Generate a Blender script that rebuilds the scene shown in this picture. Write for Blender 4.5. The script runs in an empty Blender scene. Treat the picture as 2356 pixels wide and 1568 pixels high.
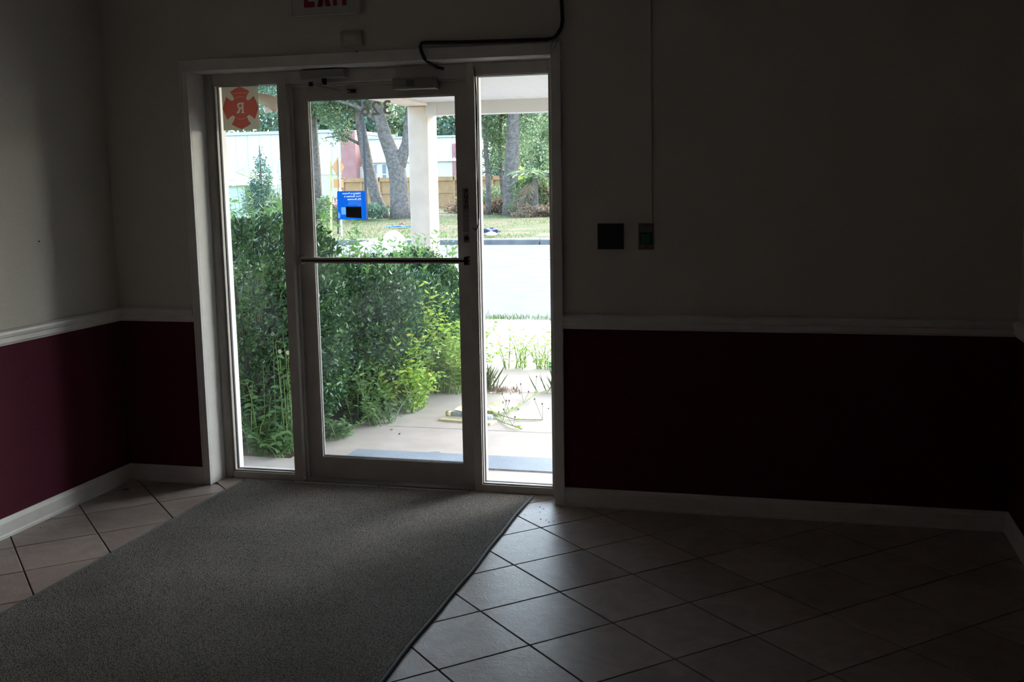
import bpy, bmesh, math, random
import numpy as np
from mathutils import Vector, Matrix
random.seed(7); rng = np.random.default_rng(7)
S = bpy.context.scene; COL = S.collection
PI = math.pi

# ------------------------------------------------------------------ camera
CX, CY, CZ = 2.87206, -4.77943, 1.50423
YAW, PIT, ROL, FPX = -0.25342, -0.14735, -0.0166, 2475.84
fw = Vector((math.sin(YAW)*math.cos(PIT), math.cos(YAW)*math.cos(PIT), math.sin(PIT)))
r0 = Vector((math.cos(YAW), -math.sin(YAW), 0)); u0 = r0.cross(fw)
rt = r0*math.cos(ROL)+u0*math.sin(ROL); up = -r0*math.sin(ROL)+u0*math.cos(ROL)
cd = bpy.data.cameras.new('camera'); cam = bpy.data.objects.new('camera', cd); COL.objects.link(cam)
M3 = Matrix((rt, up, -fw)).transposed()
cam.matrix_world = Matrix.Translation((CX, CY, CZ)) @ M3.to_4x4()
cd.sensor_width = 36; cd.lens = FPX/2356*36; cd.clip_start = .05; cd.clip_end = 400
S.camera = cam

# ------------------------------------------------------------------ light
SUN = Vector((.30, .86, 1.0)).normalized()
w = bpy.data.worlds.new('sky'); S.world = w; w.use_nodes = True
nt = w.node_tree; bg = nt.nodes['Background']; sk = nt.nodes.new('ShaderNodeTexSky')
sk.sky_type = 'NISHITA'; sk.sun_disc = False; sk.sun_elevation = math.asin(SUN.z)
sk.sun_rotation = math.atan2(SUN.x, SUN.y); sk.air_density = 1.0; sk.dust_density = 2.5
nt.links.new(sk.outputs[0], bg.inputs[0]); bg.inputs[1].default_value = 1.05
sd = bpy.data.lights.new('sun', 'SUN'); sd.energy = 1.9; sd.angle = math.radians(.6); sd.color = (1, .96, .90)
so = bpy.data.objects.new('sun', sd); COL.objects.link(so)
so.rotation_euler = SUN.to_track_quat('Z', 'Y').to_euler()
S.view_settings.view_transform = 'Standard'; S.view_settings.look = 'None'
S.view_settings.gamma = 1; S.view_settings.use_curve_mapping = False
S.view_settings.exposure = 1.15

# ------------------------------------------------------------------ materials
def mat(name, col, rough=.6, metal=0, noise=None, bump=None, spec=.5, mix=None):
    """noise=(scale, col2, detail) mottles the colour; bump=(scale, strength, dist)."""
    m = bpy.data.materials.new(name); m.use_nodes = True
    n = m.node_tree.nodes; l = m.node_tree.links; b = n['Principled BSDF']
    b.inputs['Base Color'].default_value = (*col, 1); b.inputs['Roughness'].default_value = rough
    b.inputs['Metallic'].default_value = metal; b.inputs['Specular IOR Level'].default_value = spec
    tc = n.new('ShaderNodeTexCoord')
    if noise:
        t = n.new('ShaderNodeTexNoise'); t.inputs['Scale'].default_value = noise[0]; t.inputs['Detail'].default_value = noise[2]
        l.new(tc.outputs['Object'], t.inputs['Vector'])
        r = n.new('ShaderNodeValToRGB'); r.color_ramp.elements[0].position = .35; r.color_ramp.elements[1].position = .65
        r.color_ramp.elements[0].color = (*col, 1); r.color_ramp.elements[1].color = (*noise[1], 1)
        l.new(t.outputs['Fac'], r.inputs[0]); l.new(r.outputs[0], b.inputs['Base Color'])
    if bump:
        t = n.new('ShaderNodeTexNoise'); t.inputs['Scale'].default_value = bump[0]; t.inputs['Detail'].default_value = 3
        l.new(tc.outputs['Object'], t.inputs['Vector'])
        bp = n.new('ShaderNodeBump'); bp.inputs['Strength'].default_value = bump[1]; bp.inputs['Distance'].default_value = bump[2]
        l.new(t.outputs['Fac'], bp.inputs['Height']); l.new(bp.outputs[0], b.inputs['Normal'])
    return m

def wallpaper(name, c1, c2, rough):
    m = mat(name, c1, rough, spec=.12); n = m.node_tree.nodes; l = m.node_tree.links; b = n['Principled BSDF']
    tc = n.new('ShaderNodeTexCoord'); hs = []
    for sc in ((900, 900, 60), (90, 90, 900)):
        mp = n.new('ShaderNodeMapping'); mp.inputs['Scale'].default_value = sc
        t = n.new('ShaderNodeTexNoise'); t.inputs['Scale'].default_value = 1; t.inputs['Detail'].default_value = 2
        l.new(tc.outputs['Object'], mp.inputs[0]); l.new(mp.outputs[0], t.inputs['Vector']); hs.append(t)
    a = n.new('ShaderNodeMath'); a.operation = 'ADD'; l.new(hs[0].outputs['Fac'], a.inputs[0]); l.new(hs[1].outputs['Fac'], a.inputs[1])
    r = n.new('ShaderNodeMapRange'); r.inputs[1].default_value = .7; r.inputs[2].default_value = 1.3; l.new(a.outputs[0], r.inputs[0])
    mx = n.new('ShaderNodeMix'); mx.data_type = 'RGBA'; mx.inputs[6].default_value = (*c1, 1); mx.inputs[7].default_value = (*c2, 1)
    l.new(r.outputs[0], mx.inputs[0]); l.new(mx.outputs[2], b.inputs['Base Color'])
    bp = n.new('ShaderNodeBump'); bp.inputs['Strength'].default_value = .25; bp.inputs['Distance'].default_value = .001
    l.new(a.outputs[0], bp.inputs['Height']); l.new(bp.outputs[0], b.inputs['Normal'])
    return m

def leafmat(name, c1, c2, rough=.4, trans=.35, c3=None):
    m = bpy.data.materials.new(name); m.use_nodes = True
    n = m.node_tree.nodes; l = m.node_tree.links; b = n['Principled BSDF']; b.inputs['Roughness'].default_value = rough
    g = n.new('ShaderNodeNewGeometry'); r = n.new('ShaderNodeValToRGB')
    r.color_ramp.elements[0].color = (*c1, 1); r.color_ramp.elements[1].color = (*c2, 1)
    if c3:
        e = r.color_ramp.elements.new(.86); e.color = (*c2, 1); r.color_ramp.elements[2].color = (*c3, 1)
    l.new(g.outputs['Random Per Island'], r.inputs[0]); l.new(r.outputs[0], b.inputs['Base Color'])
    t = n.new('ShaderNodeBsdfTranslucent')
    hv = n.new('ShaderNodeHueSaturation'); hv.inputs['Hue'].default_value = .485; hv.inputs['Value'].default_value = 1.5
    l.new(r.outputs[0], hv.inputs['Color']); l.new(hv.outputs[0], t.inputs[0])
    mx = n.new('ShaderNodeMixShader'); mx.inputs[0].default_value = trans
    l.new(b.outputs[0], mx.inputs[1]); l.new(t.outputs[0], mx.inputs[2])
    l.new(mx.outputs[0], n['Material Output'].inputs[0])
    return m

def glassmat(name, tint=(.93, .96, .95)):
    m = bpy.data.materials.new(name); m.use_nodes = True; n = m.node_tree.nodes; l = m.node_tree.links
    n.remove(n['Principled BSDF'])
    t = n.new('ShaderNodeBsdfTransparent'); t.inputs[0].default_value = (*tint, 1)
    g = n.new('ShaderNodeBsdfGlossy'); g.inputs['Roughness'].default_value = .01
    d = n.new('ShaderNodeBsdfTranslucent'); d.inputs[0].default_value = (.9, .93, 1, 1)
    f = n.new('ShaderNodeFresnel'); f.inputs[0].default_value = 1.35
    mx = n.new('ShaderNodeMixShader'); l.new(f.outputs[0], mx.inputs[0]); l.new(t.outputs[0], mx.inputs[1]); l.new(g.outputs[0], mx.inputs[2])
    # a film of dust on the pane
    tc = n.new('ShaderNodeTexCoord'); no = n.new('ShaderNodeTexNoise'); no.inputs['Scale'].default_value = 3.5; no.inputs['Detail'].default_value = 5
    l.new(tc.outputs['Object'], no.inputs['Vector'])
    mr = n.new('ShaderNodeMapRange'); mr.inputs[1].default_value = .45; mr.inputs[2].default_value = .75; mr.inputs[3].default_value = .001; mr.inputs[4].default_value = .014
    l.new(no.outputs['Fac'], mr.inputs[0])
    m2 = n.new('ShaderNodeMixShader'); l.new(mr.outputs[0], m2.inputs[0]); l.new(mx.outputs[0], m2.inputs[1]); l.new(d.outputs[0], m2.inputs[2])
    l.new(m2.outputs[0], n['Material Output'].inputs[0])
    return m

def ribbed(name, col, axis, scale, rough=.5, depth=.01):
    m = mat(name, col, rough); n = m.node_tree.nodes; l = m.node_tree.links
    tc = n.new('ShaderNodeTexCoord'); wv = n.new('ShaderNodeTexWave'); wv.bands_direction = axis; wv.inputs['Scale'].default_value = scale
    l.new(tc.outputs['Object'], wv.inputs['Vector'])
    bp = n.new('ShaderNodeBump'); bp.inputs['Strength'].default_value = .7; bp.inputs['Distance'].default_value = depth
    l.new(wv.outputs['Fac'], bp.inputs['Height']); l.new(bp.outputs[0], n['Principled BSDF'].inputs['Normal'])
    return m

M = {}
M['wall'] = wallpaper('linen_wallpaper', (.66, .615, .56), (.80, .755, .69), .8)
M['burg'] = wallpaper('burgundy_wallpaper', (.080, .011, .026), (.120, .017, .040), .8)
M['white'] = mat('white_paint', (.86, .83, .80), .45, noise=(14, (.80, .77, .74), 4), bump=(60, .15, .001))
M['alu'] = mat('grey_aluminium', (.66, .61, .57), .5, .05, noise=(9, (.58, .54, .50), 5))
M['alud'] = mat('dull_aluminium', (.34, .33, .31), .45, .35)
M['gasket'] = mat('black_rubber', (.012, .012, .014), .6)
M['black'] = mat('black_plastic', (.010, .010, .011), .5)
M['chrome'] = mat('steel', (.6, .6, .6), .25, 1)
M['tile'] = None
M['grout'] = mat('dark_grout', (.12, .10, .09), .9, noise=(40, (.08, .068, .06), 3))
M['ceil'] = mat('ceiling_paint', (.55, .54, .52), .9)
M['glass'] = glassmat('pane_glass')
M['conc'] = mat('concrete', (.43, .365, .31), .85, noise=(5, (.37, .315, .27), 8), bump=(70, .3, .002))
M['conc2'] = mat('bright_concrete', (.42, .40, .37), .85, noise=(3, (.36, .345, .32), 8), bump=(40, .3, .002))
M['road'] = mat('asphalt', (.098, .099, .107), .95, noise=(2, (.086, .087, .095), 8), bump=(80, .3, .003), spec=.1)
M['dirt'] = mat('soil', (.12, .085, .055), .95, noise=(7, (.07, .05, .035), 6), bump=(25, .6, .02))
M['verge'] = mat('verge_grass_ground', (.042, .066, .018), .95, noise=(.9, (.105, .080, .052), 8), bump=(15, .5, .03), spec=.1)
M['stucco'] = mat('stucco', (.47, .42, .35), .9, noise=(6, (.42, .37, .31), 6), bump=(18, .8, .01))
M['fascia'] = mat('fascia_paint', (.40, .40, .385), .5)
M['wood'] = mat('new_pine_boards', (.37, .21, .090), .8, noise=(3, (.29, .165, .068), 5))
M['bark'] = mat('bark', (.085, .068, .055), .95, noise=(9, (.17, .14, .115), 8), bump=(14, 1, .04))
M['stem'] = mat('stem', (.045, .036, .022), .8)
M['gstem'] = mat('green_stem', (.18, .26, .07), .7)
M['hedge'] = leafmat('hedge_leaf', (.013, .045, .018), (.050, .130, .045), .24, .25, (.16, .30, .09))
M['young'] = leafmat('young_leaf', (.08, .20, .05), (.18, .34, .09), .35, .45)
M['weed'] = leafmat('weed_leaf', (.16, .33, .05), (.32, .48, .09), .5, .5, (.55, .55, .12))
M['dull'] = leafmat('dull_leaf', (.05, .13, .05), (.13, .24, .09), .5, .4, (.35, .40, .12))
M['pale'] = leafmat('pale_leaf', (.28, .40, .20), (.42, .52, .28), .6, .4)
M['tree1'] = leafmat('oak_leaf', (.06, .11, .06), (.15, .22, .10), .5, .35, (.34, .36, .18))  # raised and desaturated: veiling glare is put into the leaf colour
M['tree2'] = leafmat('wood_leaf', (.055, .10, .045), (.15, .215, .09), .5, .35, (.30, .33, .16))  # muted towards yellow-grey, with haze put into the leaf colour
M['tree3'] = leafmat('dark_leaf', (.05, .10, .07), (.11, .19, .11), .5, .3)
M['dry'] = leafmat('dry_leaf', (.12, .08, .05), (.24, .17, .10), .8, .3)
M['grass'] = leafmat('grass_blade', (.04, .085, .016), (.085, .14, .03), .8, .3, (.12, .095, .05))

def tilemat():
    m = mat('ceramic_tile', (.50, .40, .345), .38, spec=.2); n = m.node_tree.nodes; l = m.node_tree.links; b = n['Principled BSDF']
    oi = n.new('ShaderNodeObjectInfo'); tc = n.new('ShaderNodeTexCoord')
    ge = n.new('ShaderNodeNewGeometry')
    no = n.new('ShaderNodeTexNoise'); no.inputs['Scale'].default_value = 7; no.inputs['Detail'].default_value = 5; no.inputs['Distortion'].default_value = 1.5
    l.new(ge.outputs['Position'], no.inputs['Vector'])
    r = n.new('ShaderNodeValToRGB'); r.color_ramp.elements[0].position = .3; r.color_ramp.elements[1].position = .7
    r.color_ramp.elements[0].color = (.43, .335, .29, 1); r.color_ramp.elements[1].color = (.55, .455, .40, 1)
    l.new(no.outputs['Fac'], r.inputs[0])
    hv = n.new('ShaderNodeHueSaturation'); l.new(r.outputs[0], hv.inputs['Color'])
    mr = n.new('ShaderNodeMapRange'); mr.inputs[3].default_value = .88; mr.inputs[4].default_value = 1.1
    l.new(oi.outputs['Random'], mr.inputs[0]); l.new(mr.outputs[0], hv.inputs['Value']); l.new(hv.outputs[0], b.inputs['Base Color'])
    # swirled relief of the glaze
    n2 = n.new('ShaderNodeTexNoise'); n2.inputs['Scale'].default_value = 20; n2.inputs['Detail'].default_value = 2.5; n2.inputs['Distortion'].default_value = 3.5
    l.new(ge.outputs['Position'], n2.inputs['Vector'])
    bp = n.new('ShaderNodeBump'); bp.inputs['Strength'].default_value = .34; bp.inputs['Distance'].default_value = .003
    l.new(n2.outputs['Fac'], bp.inputs['Height']); l.new(bp.outputs[0], b.inputs['Normal'])
    return m
M['tile'] = tilemat()

def carpet(name, c1, c2, sc, dist):
    m = mat(name, c1, .95, spec=.1); n = m.node_tree.nodes; l = m.node_tree.links; b = n['Principled BSDF']
    tc = n.new('ShaderNodeTexCoord'); mp = n.new('ShaderNodeMapping'); mp.inputs['Scale'].default_value = (sc, sc*1.25, 1)
    l.new(tc.outputs['Object'], mp.inputs[0])
    v = n.new('ShaderNodeTexVoronoi'); v.inputs['Scale'].default_value = 1; v.inputs['Randomness'].default_value = .55
    l.new(mp.outputs[0], v.inputs['Vector'])
    no = n.new('ShaderNodeTexNoise'); no.inputs['Scale'].default_value = 2.2; no.inputs['Detail'].default_value = 4
    l.new(tc.outputs['Object'], no.inputs['Vector'])
    r = n.new('ShaderNodeMapRange'); r.inputs[1].default_value = .1; r.inputs[2].default_value = .7; l.new(v.outputs['Distance'], r.inputs[0])
    mx = n.new('ShaderNodeMix'); mx.data_type = 'RGBA'; mx.inputs[6].default_value = (*c1, 1); mx.inputs[7].default_value = (*c2, 1)
    l.new(r.outputs[0], mx.inputs[0])
    hv = n.new('ShaderNodeHueSaturation'); mr = n.new('ShaderNodeMapRange'); mr.inputs[1].default_value = .3; mr.inputs[2].default_value = .7; mr.inputs[3].default_value = .82; mr.inputs[4].default_value = 1.15
    l.new(no.outputs['Fac'], mr.inputs[0]); l.new(mr.outputs[0], hv.inputs['Value']); l.new(mx.outputs[2], hv.inputs['Color']); l.new(hv.outputs[0], b.inputs['Base Color'])
    bp = n.new('ShaderNodeBump'); bp.inputs['Strength'].default_value = 1; bp.inputs['Distance'].default_value = dist; bp.invert = True
    l.new(v.outputs['Distance'], bp.inputs['Height']); l.new(bp.outputs[0], b.inputs['Normal'])
    return m
M['mat'] = carpet('loop_pile_mat', (.40, .365, .32), (.085, .077, .068), 165, .004)
M['outmat'] = carpet('blue_grey_mat', (.36, .40, .45), (.25, .285, .33), 220, .004)
M['bind'] = mat('mat_binding', (.022, .034, .034), .7)

# ------------------------------------------------------------------ helpers
class MB:
    def __init__(s): s.v = []; s.f = []
    def add(s, vs, fs):
        o = len(s.v); s.v += [tuple(v) for v in vs]; s.f += [tuple(i+o for i in f) for f in fs]; return s
    def box(s, x0, x1, y0, y1, z0, z1):
        return s.add([(x, y, z) for x in (x0, x1) for y in (y0, y1) for z in (z0, z1)],
                     [(0, 1, 3, 2), (4, 6, 7, 5), (0, 4, 5, 1), (2, 3, 7, 6), (0, 2, 6, 4), (1, 5, 7, 3)])
    def tube(s, P, R, n=8, caps=True):
        P = [Vector(p) for p in P]
        if not isinstance(R, (list, tuple)): R = [R]*len(P)
        vs = []; prev = None
        for i, p in enumerate(P):
            t = (P[min(i+1, len(P)-1)]-P[max(i-1, 0)]).normalized()
            a = prev if prev is not None else (Vector((0, 0, 1)) if abs(t.z) < .9 else Vector((1, 0, 0)))
            a = (a-t*a.dot(t))
            if a.length < 1e-5: a = t.orthogonal()
            a.normalize(); b = t.cross(a); prev = a
            for k in range(n):
                an = 2*PI*k/n; vs.append(p+(a*math.cos(an)+b*math.sin(an))*R[i])
        fs = [(i*n+k, i*n+(k+1) % n, (i+1)*n+(k+1) % n, (i+1)*n+k) for i in range(len(P)-1) for k in range(n)]
        if caps: fs += [tuple(range(n-1, -1, -1)), tuple((len(P)-1)*n+k for k in range(n))]
        return s.add(vs, fs)
    def prism(s, poly, axis, a, b):
        """poly: 2D points in the other two axes (order x,y,z minus axis); extruded from a to b."""
        n = len(poly); vs = []
        for t in (a, b):
            for p, q in poly:
                vs.append({'x': (t, p, q), 'y': (p, t, q), 'z': (p, q, t)}[axis])
        return s.add(vs, [tuple(range(n)), tuple(range(2*n-1, n-1, -1))]+[(i, i+n, (i+1) % n+n, (i+1) % n) for i in range(n)])
    def mesh(s, name, m, smooth=False):
        me = bpy.data.meshes.new(name); me.from_pydata(s.v, [], s.f); me.update()
        bm = bmesh.new(); bm.from_mesh(me); bmesh.ops.recalc_face_normals(bm, faces=bm.faces); bm.to_mesh(me); bm.free()
        if m: me.materials.append(m)
        if smooth:
            for p in me.polygons: p.use_smooth = True
        return me
    def build(s, name, m, parent=None, bevel=0, smooth=False, kind=None, label=None):
        o = bpy.data.objects.new(name, s.mesh(name, m, smooth)); COL.objects.link(o)
        if parent: o.parent = parent; o.matrix_parent_inverse = parent.matrix_world.inverted() if False else Matrix.Translation(-parent.location)
        if bevel:
            b = o.modifiers.new('bevel', 'BEVEL'); b.width = bevel; b.segments = 2; b.limit_method = 'ANGLE'
        if kind: o['kind'] = kind
        if label: o['label'] = label
        return o

def thing(name, label, cat, loc=(0, 0, 0), group=None):
    o = bpy.data.objects.new(name, None); COL.objects.link(o); o.location = loc; o.empty_display_size = .1
    o['label'] = label; o['category'] = cat
    if group: o['group'] = group
    return o
def tag(o, label, cat, group=None, kind=None):
    o['label'] = label; o['category'] = cat
    if group: o['group'] = group
    if kind: o['kind'] = kind
    return o
def struct(name, loc=(0, 0, 0), label=None, cat=None):
    o = bpy.data.objects.new(name, None); COL.objects.link(o); o.location = loc; o['kind'] = 'structure'
    if label: o['label'] = label
    if cat: o['category'] = cat
    return o
def inst(name, me, mw, parent, m=None):
    o = bpy.data.objects.new(name, me); COL.objects.link(o); o.parent = parent
    o.matrix_parent_inverse = Matrix.Translation(-parent.location); o.matrix_basis = mw
    return o
def frame_ring(mb, x0, x1, z0, z1, y0, y1, wl, wr, wb, wt):
    mb.box(x0, x0+wl, y0, y1, z0, z1); mb.box(x1-wr, x1, y0, y1, z0, z1)
    mb.box(x0+wl, x1-wr, y0, y1, z0, z0+wb); mb.box(x0+wl, x1-wr, y0, y1, z1-wt, z1); return mb
def B(): return MB()

_fonts = {}
def text(body, size, bold=0.0, ext=.0006, space=1.0):
    cu = bpy.data.curves.new('t', 'FONT'); cu.body = body; cu.size = size; cu.offset = bold; cu.extrude = ext
    cu.align_x = 'CENTER'; cu.align_y = 'CENTER'; cu.space_character = space
    o = bpy.data.objects.new('t', cu); COL.objects.link(o); bpy.context.view_layer.update()
    me = bpy.data.meshes.new_from_object(o.evaluated_get(bpy.context.evaluated_depsgraph_get()))
    bpy.data.objects.remove(o); return me
def put_text(name, body, size, loc, mirrored, m, parent, bold=0, ext=.0006, sx=1, space=1.0):
    me = text(body, size, bold, ext, space); me.materials.clear(); me.materials.append(m)
    rot = Matrix.Rotation(PI if mirrored else 0, 4, 'Z') @ Matrix.Rotation(PI/2, 4, 'X') @ Matrix.Diagonal((sx, 1, 1, 1))
    return inst(name, me, Matrix.Translation(loc) @ rot, parent)

# ================================================================== ROOM
XL, XR = -.429, 3.793; YB = -6.6; ZC = 2.72
OX0, OX1, OZ = .030, 1.845, 2.061           # opening in the front wall
FY0, FY1 = .135, .245                       # aluminium frame depth

fl = struct('floor')
B().box(XL-.15, XR+.15, YB-.15, .27, -.12, -.0035).build('grout_bed', M['grout'], fl)
# diagonal ceramic tiles, each its own piece
LX, LY, LS, LT = 1.84085, -.34696, .335, .78874
d1 = Vector((math.cos(LT), -math.sin(LT)))*LS; d2 = Vector((math.sin(LT), math.cos(LT)))*LS
def clip(poly, a, b, c):                    # keep a*x+b*y<=c
    out = []
    for i in range(len(poly)):
        p, q = poly[i], poly[(i+1) % len(poly)]; dp = a*p[0]+b*p[1]-c; dq = a*q[0]+b*q[1]-c
        if dp <= 0: out.append(p)
        if (dp < 0 < dq) or (dq < 0 < dp):
            t = dp/(dp-dq); out.append((p[0]+(q[0]-p[0])*t, p[1]+(q[1]-p[1])*t))
    return out
def area(p): return abs(sum(p[i][0]*p[(i+1) % len(p)][1]-p[(i+1) % len(p)][0]*p[i][1] for i in range(len(p)))/2)
def tile_mesh(mb, poly, z=0):
    cx = sum(p[0] for p in poly)/len(poly); cy = sum(p[1] for p in poly)/len(poly)
    ins = []
    for x, y in poly:
        d = math.hypot(x-cx, y-cy); k = 1-.0028/d; ins.append((cx+(x-cx)*k, cy+(y-cy)*k))
    n = len(poly)
    vs = [(x, y, -.008) for x, y in poly]+[(x, y, z-.0012) for x, y in poly]+[(x, y, z) for x, y in ins]
    fs = [(i, (i+1) % n, (i+1) % n+n, i+n) for i in range(n)]+[(i+n, (i+1) % n+n, (i+1) % n+2*n, i+2*n) for i in range(n)]+[tuple(range(2*n, 3*n))]
    mb.add(vs, fs)
rest = MB(); ntile = 0
for i in range(-30, 40):
    for j in range(-40, 30):
        g = .0028/LS
        c = [Vector((LX, LY))+d1*(i+a)+d2*(j+b) for a, b in ((g, g), (1-g, g), (1-g, 1-g), (g, 1-g))]
        poly = [(v.x, v.y) for v in c]
        m_ = sum(v.x for v in c)/4
        ymax = -.004 if (m_ < OX0-.05 or m_ > OX1+.05) else .134
        poly = clip(poly, -1, 0, -(XL+.003)); poly = clip(poly, 1, 0, XR-.003) if poly else poly
        poly = clip(poly, 0, 1, ymax) if poly else poly; poly = clip(poly, 0, -1, -(YB+.003)) if poly else poly
        if len(poly) < 3 or area(poly) < 2e-4: continue
        y_ = max(p[1] for p in poly)
        under = all(.20 < p[0] < 1.67 and p[1] < .07 for p in poly)
        if y_ > -2.5 and not under:
            cx = sum(p[0] for p in poly)/len(poly); cy = sum(p[1] for p in poly)/len(poly)
            mb = MB(); tile_mesh(mb, [(p[0]-cx, p[1]-cy) for p in poly], random.uniform(-.0004, .0002))
            o = bpy.data.objects.new('tile', mb.mesh('tile', M['tile'])); COL.objects.link(o); o.parent = fl; o.location = (cx, cy, 0); ntile += 1
        else:
            tile_mesh(rest, poly)
rest.build('tiling', M['tile'], fl, kind='stuff')

wf = struct('wall_front')
ww = B().box(XL-.15, OX0, 0, .30, -.1, ZC).box(OX1, XR+.15, 0, .30, -.1, ZC).box(OX0, OX1, 0, .30, OZ, ZC)
ww.build('wallpaper', M['wall'], wf)
B().box(XL, OX0, -.0015, .001, .05, .85).build('wainscot', M['burg'], wf, label='burgundy lower wall left of the door')
B().box(OX1, XR, -.0015, .001, .05, .85).build('wainscot', M['burg'], wf, label='burgundy lower wall right of the door')
wl = struct('wall_left')
B().box(XL-.15, XL, YB-.15, 0, -.1, ZC).build('wallpaper', M['wall'], wl)
B().box(XL-.001, XL+.0015, YB, 0, .05, .85).build('wainscot', M['burg'], wl, label='burgundy lower wall')
wr = struct('wall_right')
B().box(XR, XR+.15, YB-.15, 0, -.1, ZC).build('wallpaper', M['wall'], wr)
B().box(XR-.0015, XR+.001, YB, 0, .05, .85).build('wainscot', M['burg'], wr, label='burgundy lower wall')
wb = struct('wall_back')
B().box(XL-.15, XR+.15, YB-.15, YB, -.1, ZC).build('wallpaper', M['wall'], wb)
B().box(XL, XR, YB-.001, YB+.0015, .05, .85).build('wainscot', M['burg'], wb, label='burgundy lower wall')
o = B().box(XL-.15, XR+.15, YB-.15, .30, ZC, ZC+.12).build('ceiling', M['ceil']); o['kind'] = 'structure'

base = [(0, 0), (-.017, 0), (-.017, .012), (-.014, .018), (-.014, .066), (-.011, .078), (-.006, .087), (0, .0874)]
rail = [(0, .834), (-.008, .834), (-.012, .842), (-.017, .846), (-.017, .866), (-.024, .872), (-.027, .884), (-.025, .894), (-.016, .900), (0, .902)]
def moulding(name, prof, side, a, b):
    if side == 'front': m = B().prism(prof, 'x', a, b)
    elif side == 'left': m = B().prism([(XL-d, z) for d, z in prof], 'y', a, b)
    elif side == 'right': m = B().prism([(XR+d, z) for d, z in prof], 'y', a, b)
    else: m = B().prism([(YB-d, z) for d, z in prof], 'x', a, b)
    o = m.build(name, M['white']); o['kind'] = 'structure'; return o
moulding('baseboard_front', base, 'front', XL, 0); moulding('baseboard_front', base, 'front', 1.879, XR)
moulding('baseboard_left', base, 'left', YB, 0); moulding('baseboard_right', base, 'right', YB, 0); moulding('baseboard_back', base, 'back', XL, XR)
moulding('trim_1', rail, 'front', XL, 0); moulding('trim_2', rail, 'front', 1.879, XR)
moulding('trim_3', rail, 'left', YB, 0); moulding('trim_4', rail, 'right', YB, 0); moulding('trim_5', rail, 'back', XL, XR)

# casing round the opening and the lining of the reveal
tr = struct('trim_6')
def cas(mb, a, b, c, d):  # a stepped casing board lying on y<0
    return mb
B().box(0, .041, -.018, .0, 0, 2.052).build('casing_board', M['white'], tr, .002)
B().box(.002, .012, -.0215, -.018, 0, 2.052).build('casing_bead', M['white'], tr, .001)
B().box(1.834, 1.879, -.018, .0, 0, 2.105).build('casing_board', M['white'], tr, .002)
B().box(0, 1.834, -.018, .0, 2.052, 2.105).build('casing_board', M['white'], tr, .002)
B().box(.030, .041, 0, .30, 0, 2.05).build('lining_board', M['white'], tr)
B().box(1.834, 1.845, 0, .30, 0, 2.05).build('lining_board', M['white'], tr)
B().box(.030, 1.845, 0, .30, 2.05, 2.061).build('lining_board', M['white'], tr)

# ------------------------------------------------------------------ shopfront: two sidelights and the door
GY = .187
def pane_set(root, x0, x1, z0, z1, y=GY):
    mb = B(); frame_ring(mb, x0, x1, z0, z1, y-.008, y+.008, .005, .005, .006, .006); mb.build('gasket', M['gasket'], root)
    p = B().box(x0+.002, x1-.002, y-.0012, y+.0012, z0+.002, z1-.002).build('pane', M['glass'], root)
    return p
w1 = struct('window_1')
B().prism([(.041, FY0), (.052, FY0), (.066, FY0+.004), (.078, FY0+.012), (.088, FY0+.028), (.088, FY1), (.041, FY1)], 'z', 0, 2.049).build('jamb', M['alu'], w1)
B().box(.088, .436, FY0, FY1, 0, .033).build('sill', M['alu'], w1, .0015)
B().box(.088, .436, FY0, FY1, 1.997, 2.049).build('head', M['alu'], w1, .0015)
B().box(.088, .092, .150, .172, .033, 1.997).box(.092, .432, .150, .172, .033, .039).box(.092, .432, .150, .172, 1.992, 1.997).build('glazing_bead', M['alu'], w1, .001)
pane_set(w1, .088, .436, .033, 1.997)
B().box(.436, .484, FY0, FY1, 0, 2.049).build('mullion', M['alu'], w1, .0015)
w2 = struct('window_2')
B().box(1.399, 1.438, FY0, FY1, 0, 2.049).build('mullion', M['alu'], w2, .0015)
B().box(1.438, 1.789, FY0, FY1, 0, .036).build('sill', M['alu'], w2, .0015)
B().box(1.438, 1.789, FY0, FY1, 1.993, 2.049).build('head', M['alu'], w2, .0015)
B().box(1.789, 1.834, FY0, FY1, 0, 2.049).build('jamb', M['alu'], w2, .0015)
B().box(1.438, 1.442, .150, .172, .036, 1.993).box(1.442, 1.785, .150, .172, .036, .042).box(1.442, 1.785, .150, .172, 1.988, 1.993).build('glazing_bead', M['alu'], w2, .001)
pane_set(w2, 1.438, 1.789, .036, 1.993)

dr = struct('door_1')
B().box(.484, 1.399, FY0, FY1, 1.988, 2.049).build('head', M['alu'], dr, .0015)
B().box(.484, 1.399, .135, .26, -.002, .009).build('threshold', M['alud'], dr, .002)
B().box(.484, .494, .165, .19, .01, 1.988).box(.494, 1.389, .165, .19, 1.976, 1.988).build('door_stop', M['alu'], dr, .001)
DY0, DY1 = .192, .236
B().box(.488, .566, DY0, DY1, .012, 1.986).build('stile', M['alu'], dr, .0015)
B().box(1.326, 1.395, DY0, DY1, .012, 1.986).build('stile', M['alu'], dr, .0015)
B().box(.566, 1.326, DY0, DY1, 1.914, 1.986).build('top_rail', M['alu'], dr, .0015)
B().box(.566, 1.326, DY0, DY1, .012, .118).build('bottom_rail', M['alu'], dr, .0015)
b_ = B(); frame_ring(b_, .562, 1.330, .114, 1.918, .196, .204, .008, .008, .008, .008); b_.build('glazing_bead', M['alu'], dr, .001)
pane_set(dr, .566, 1.326, .118, 1.914, .213)
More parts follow.
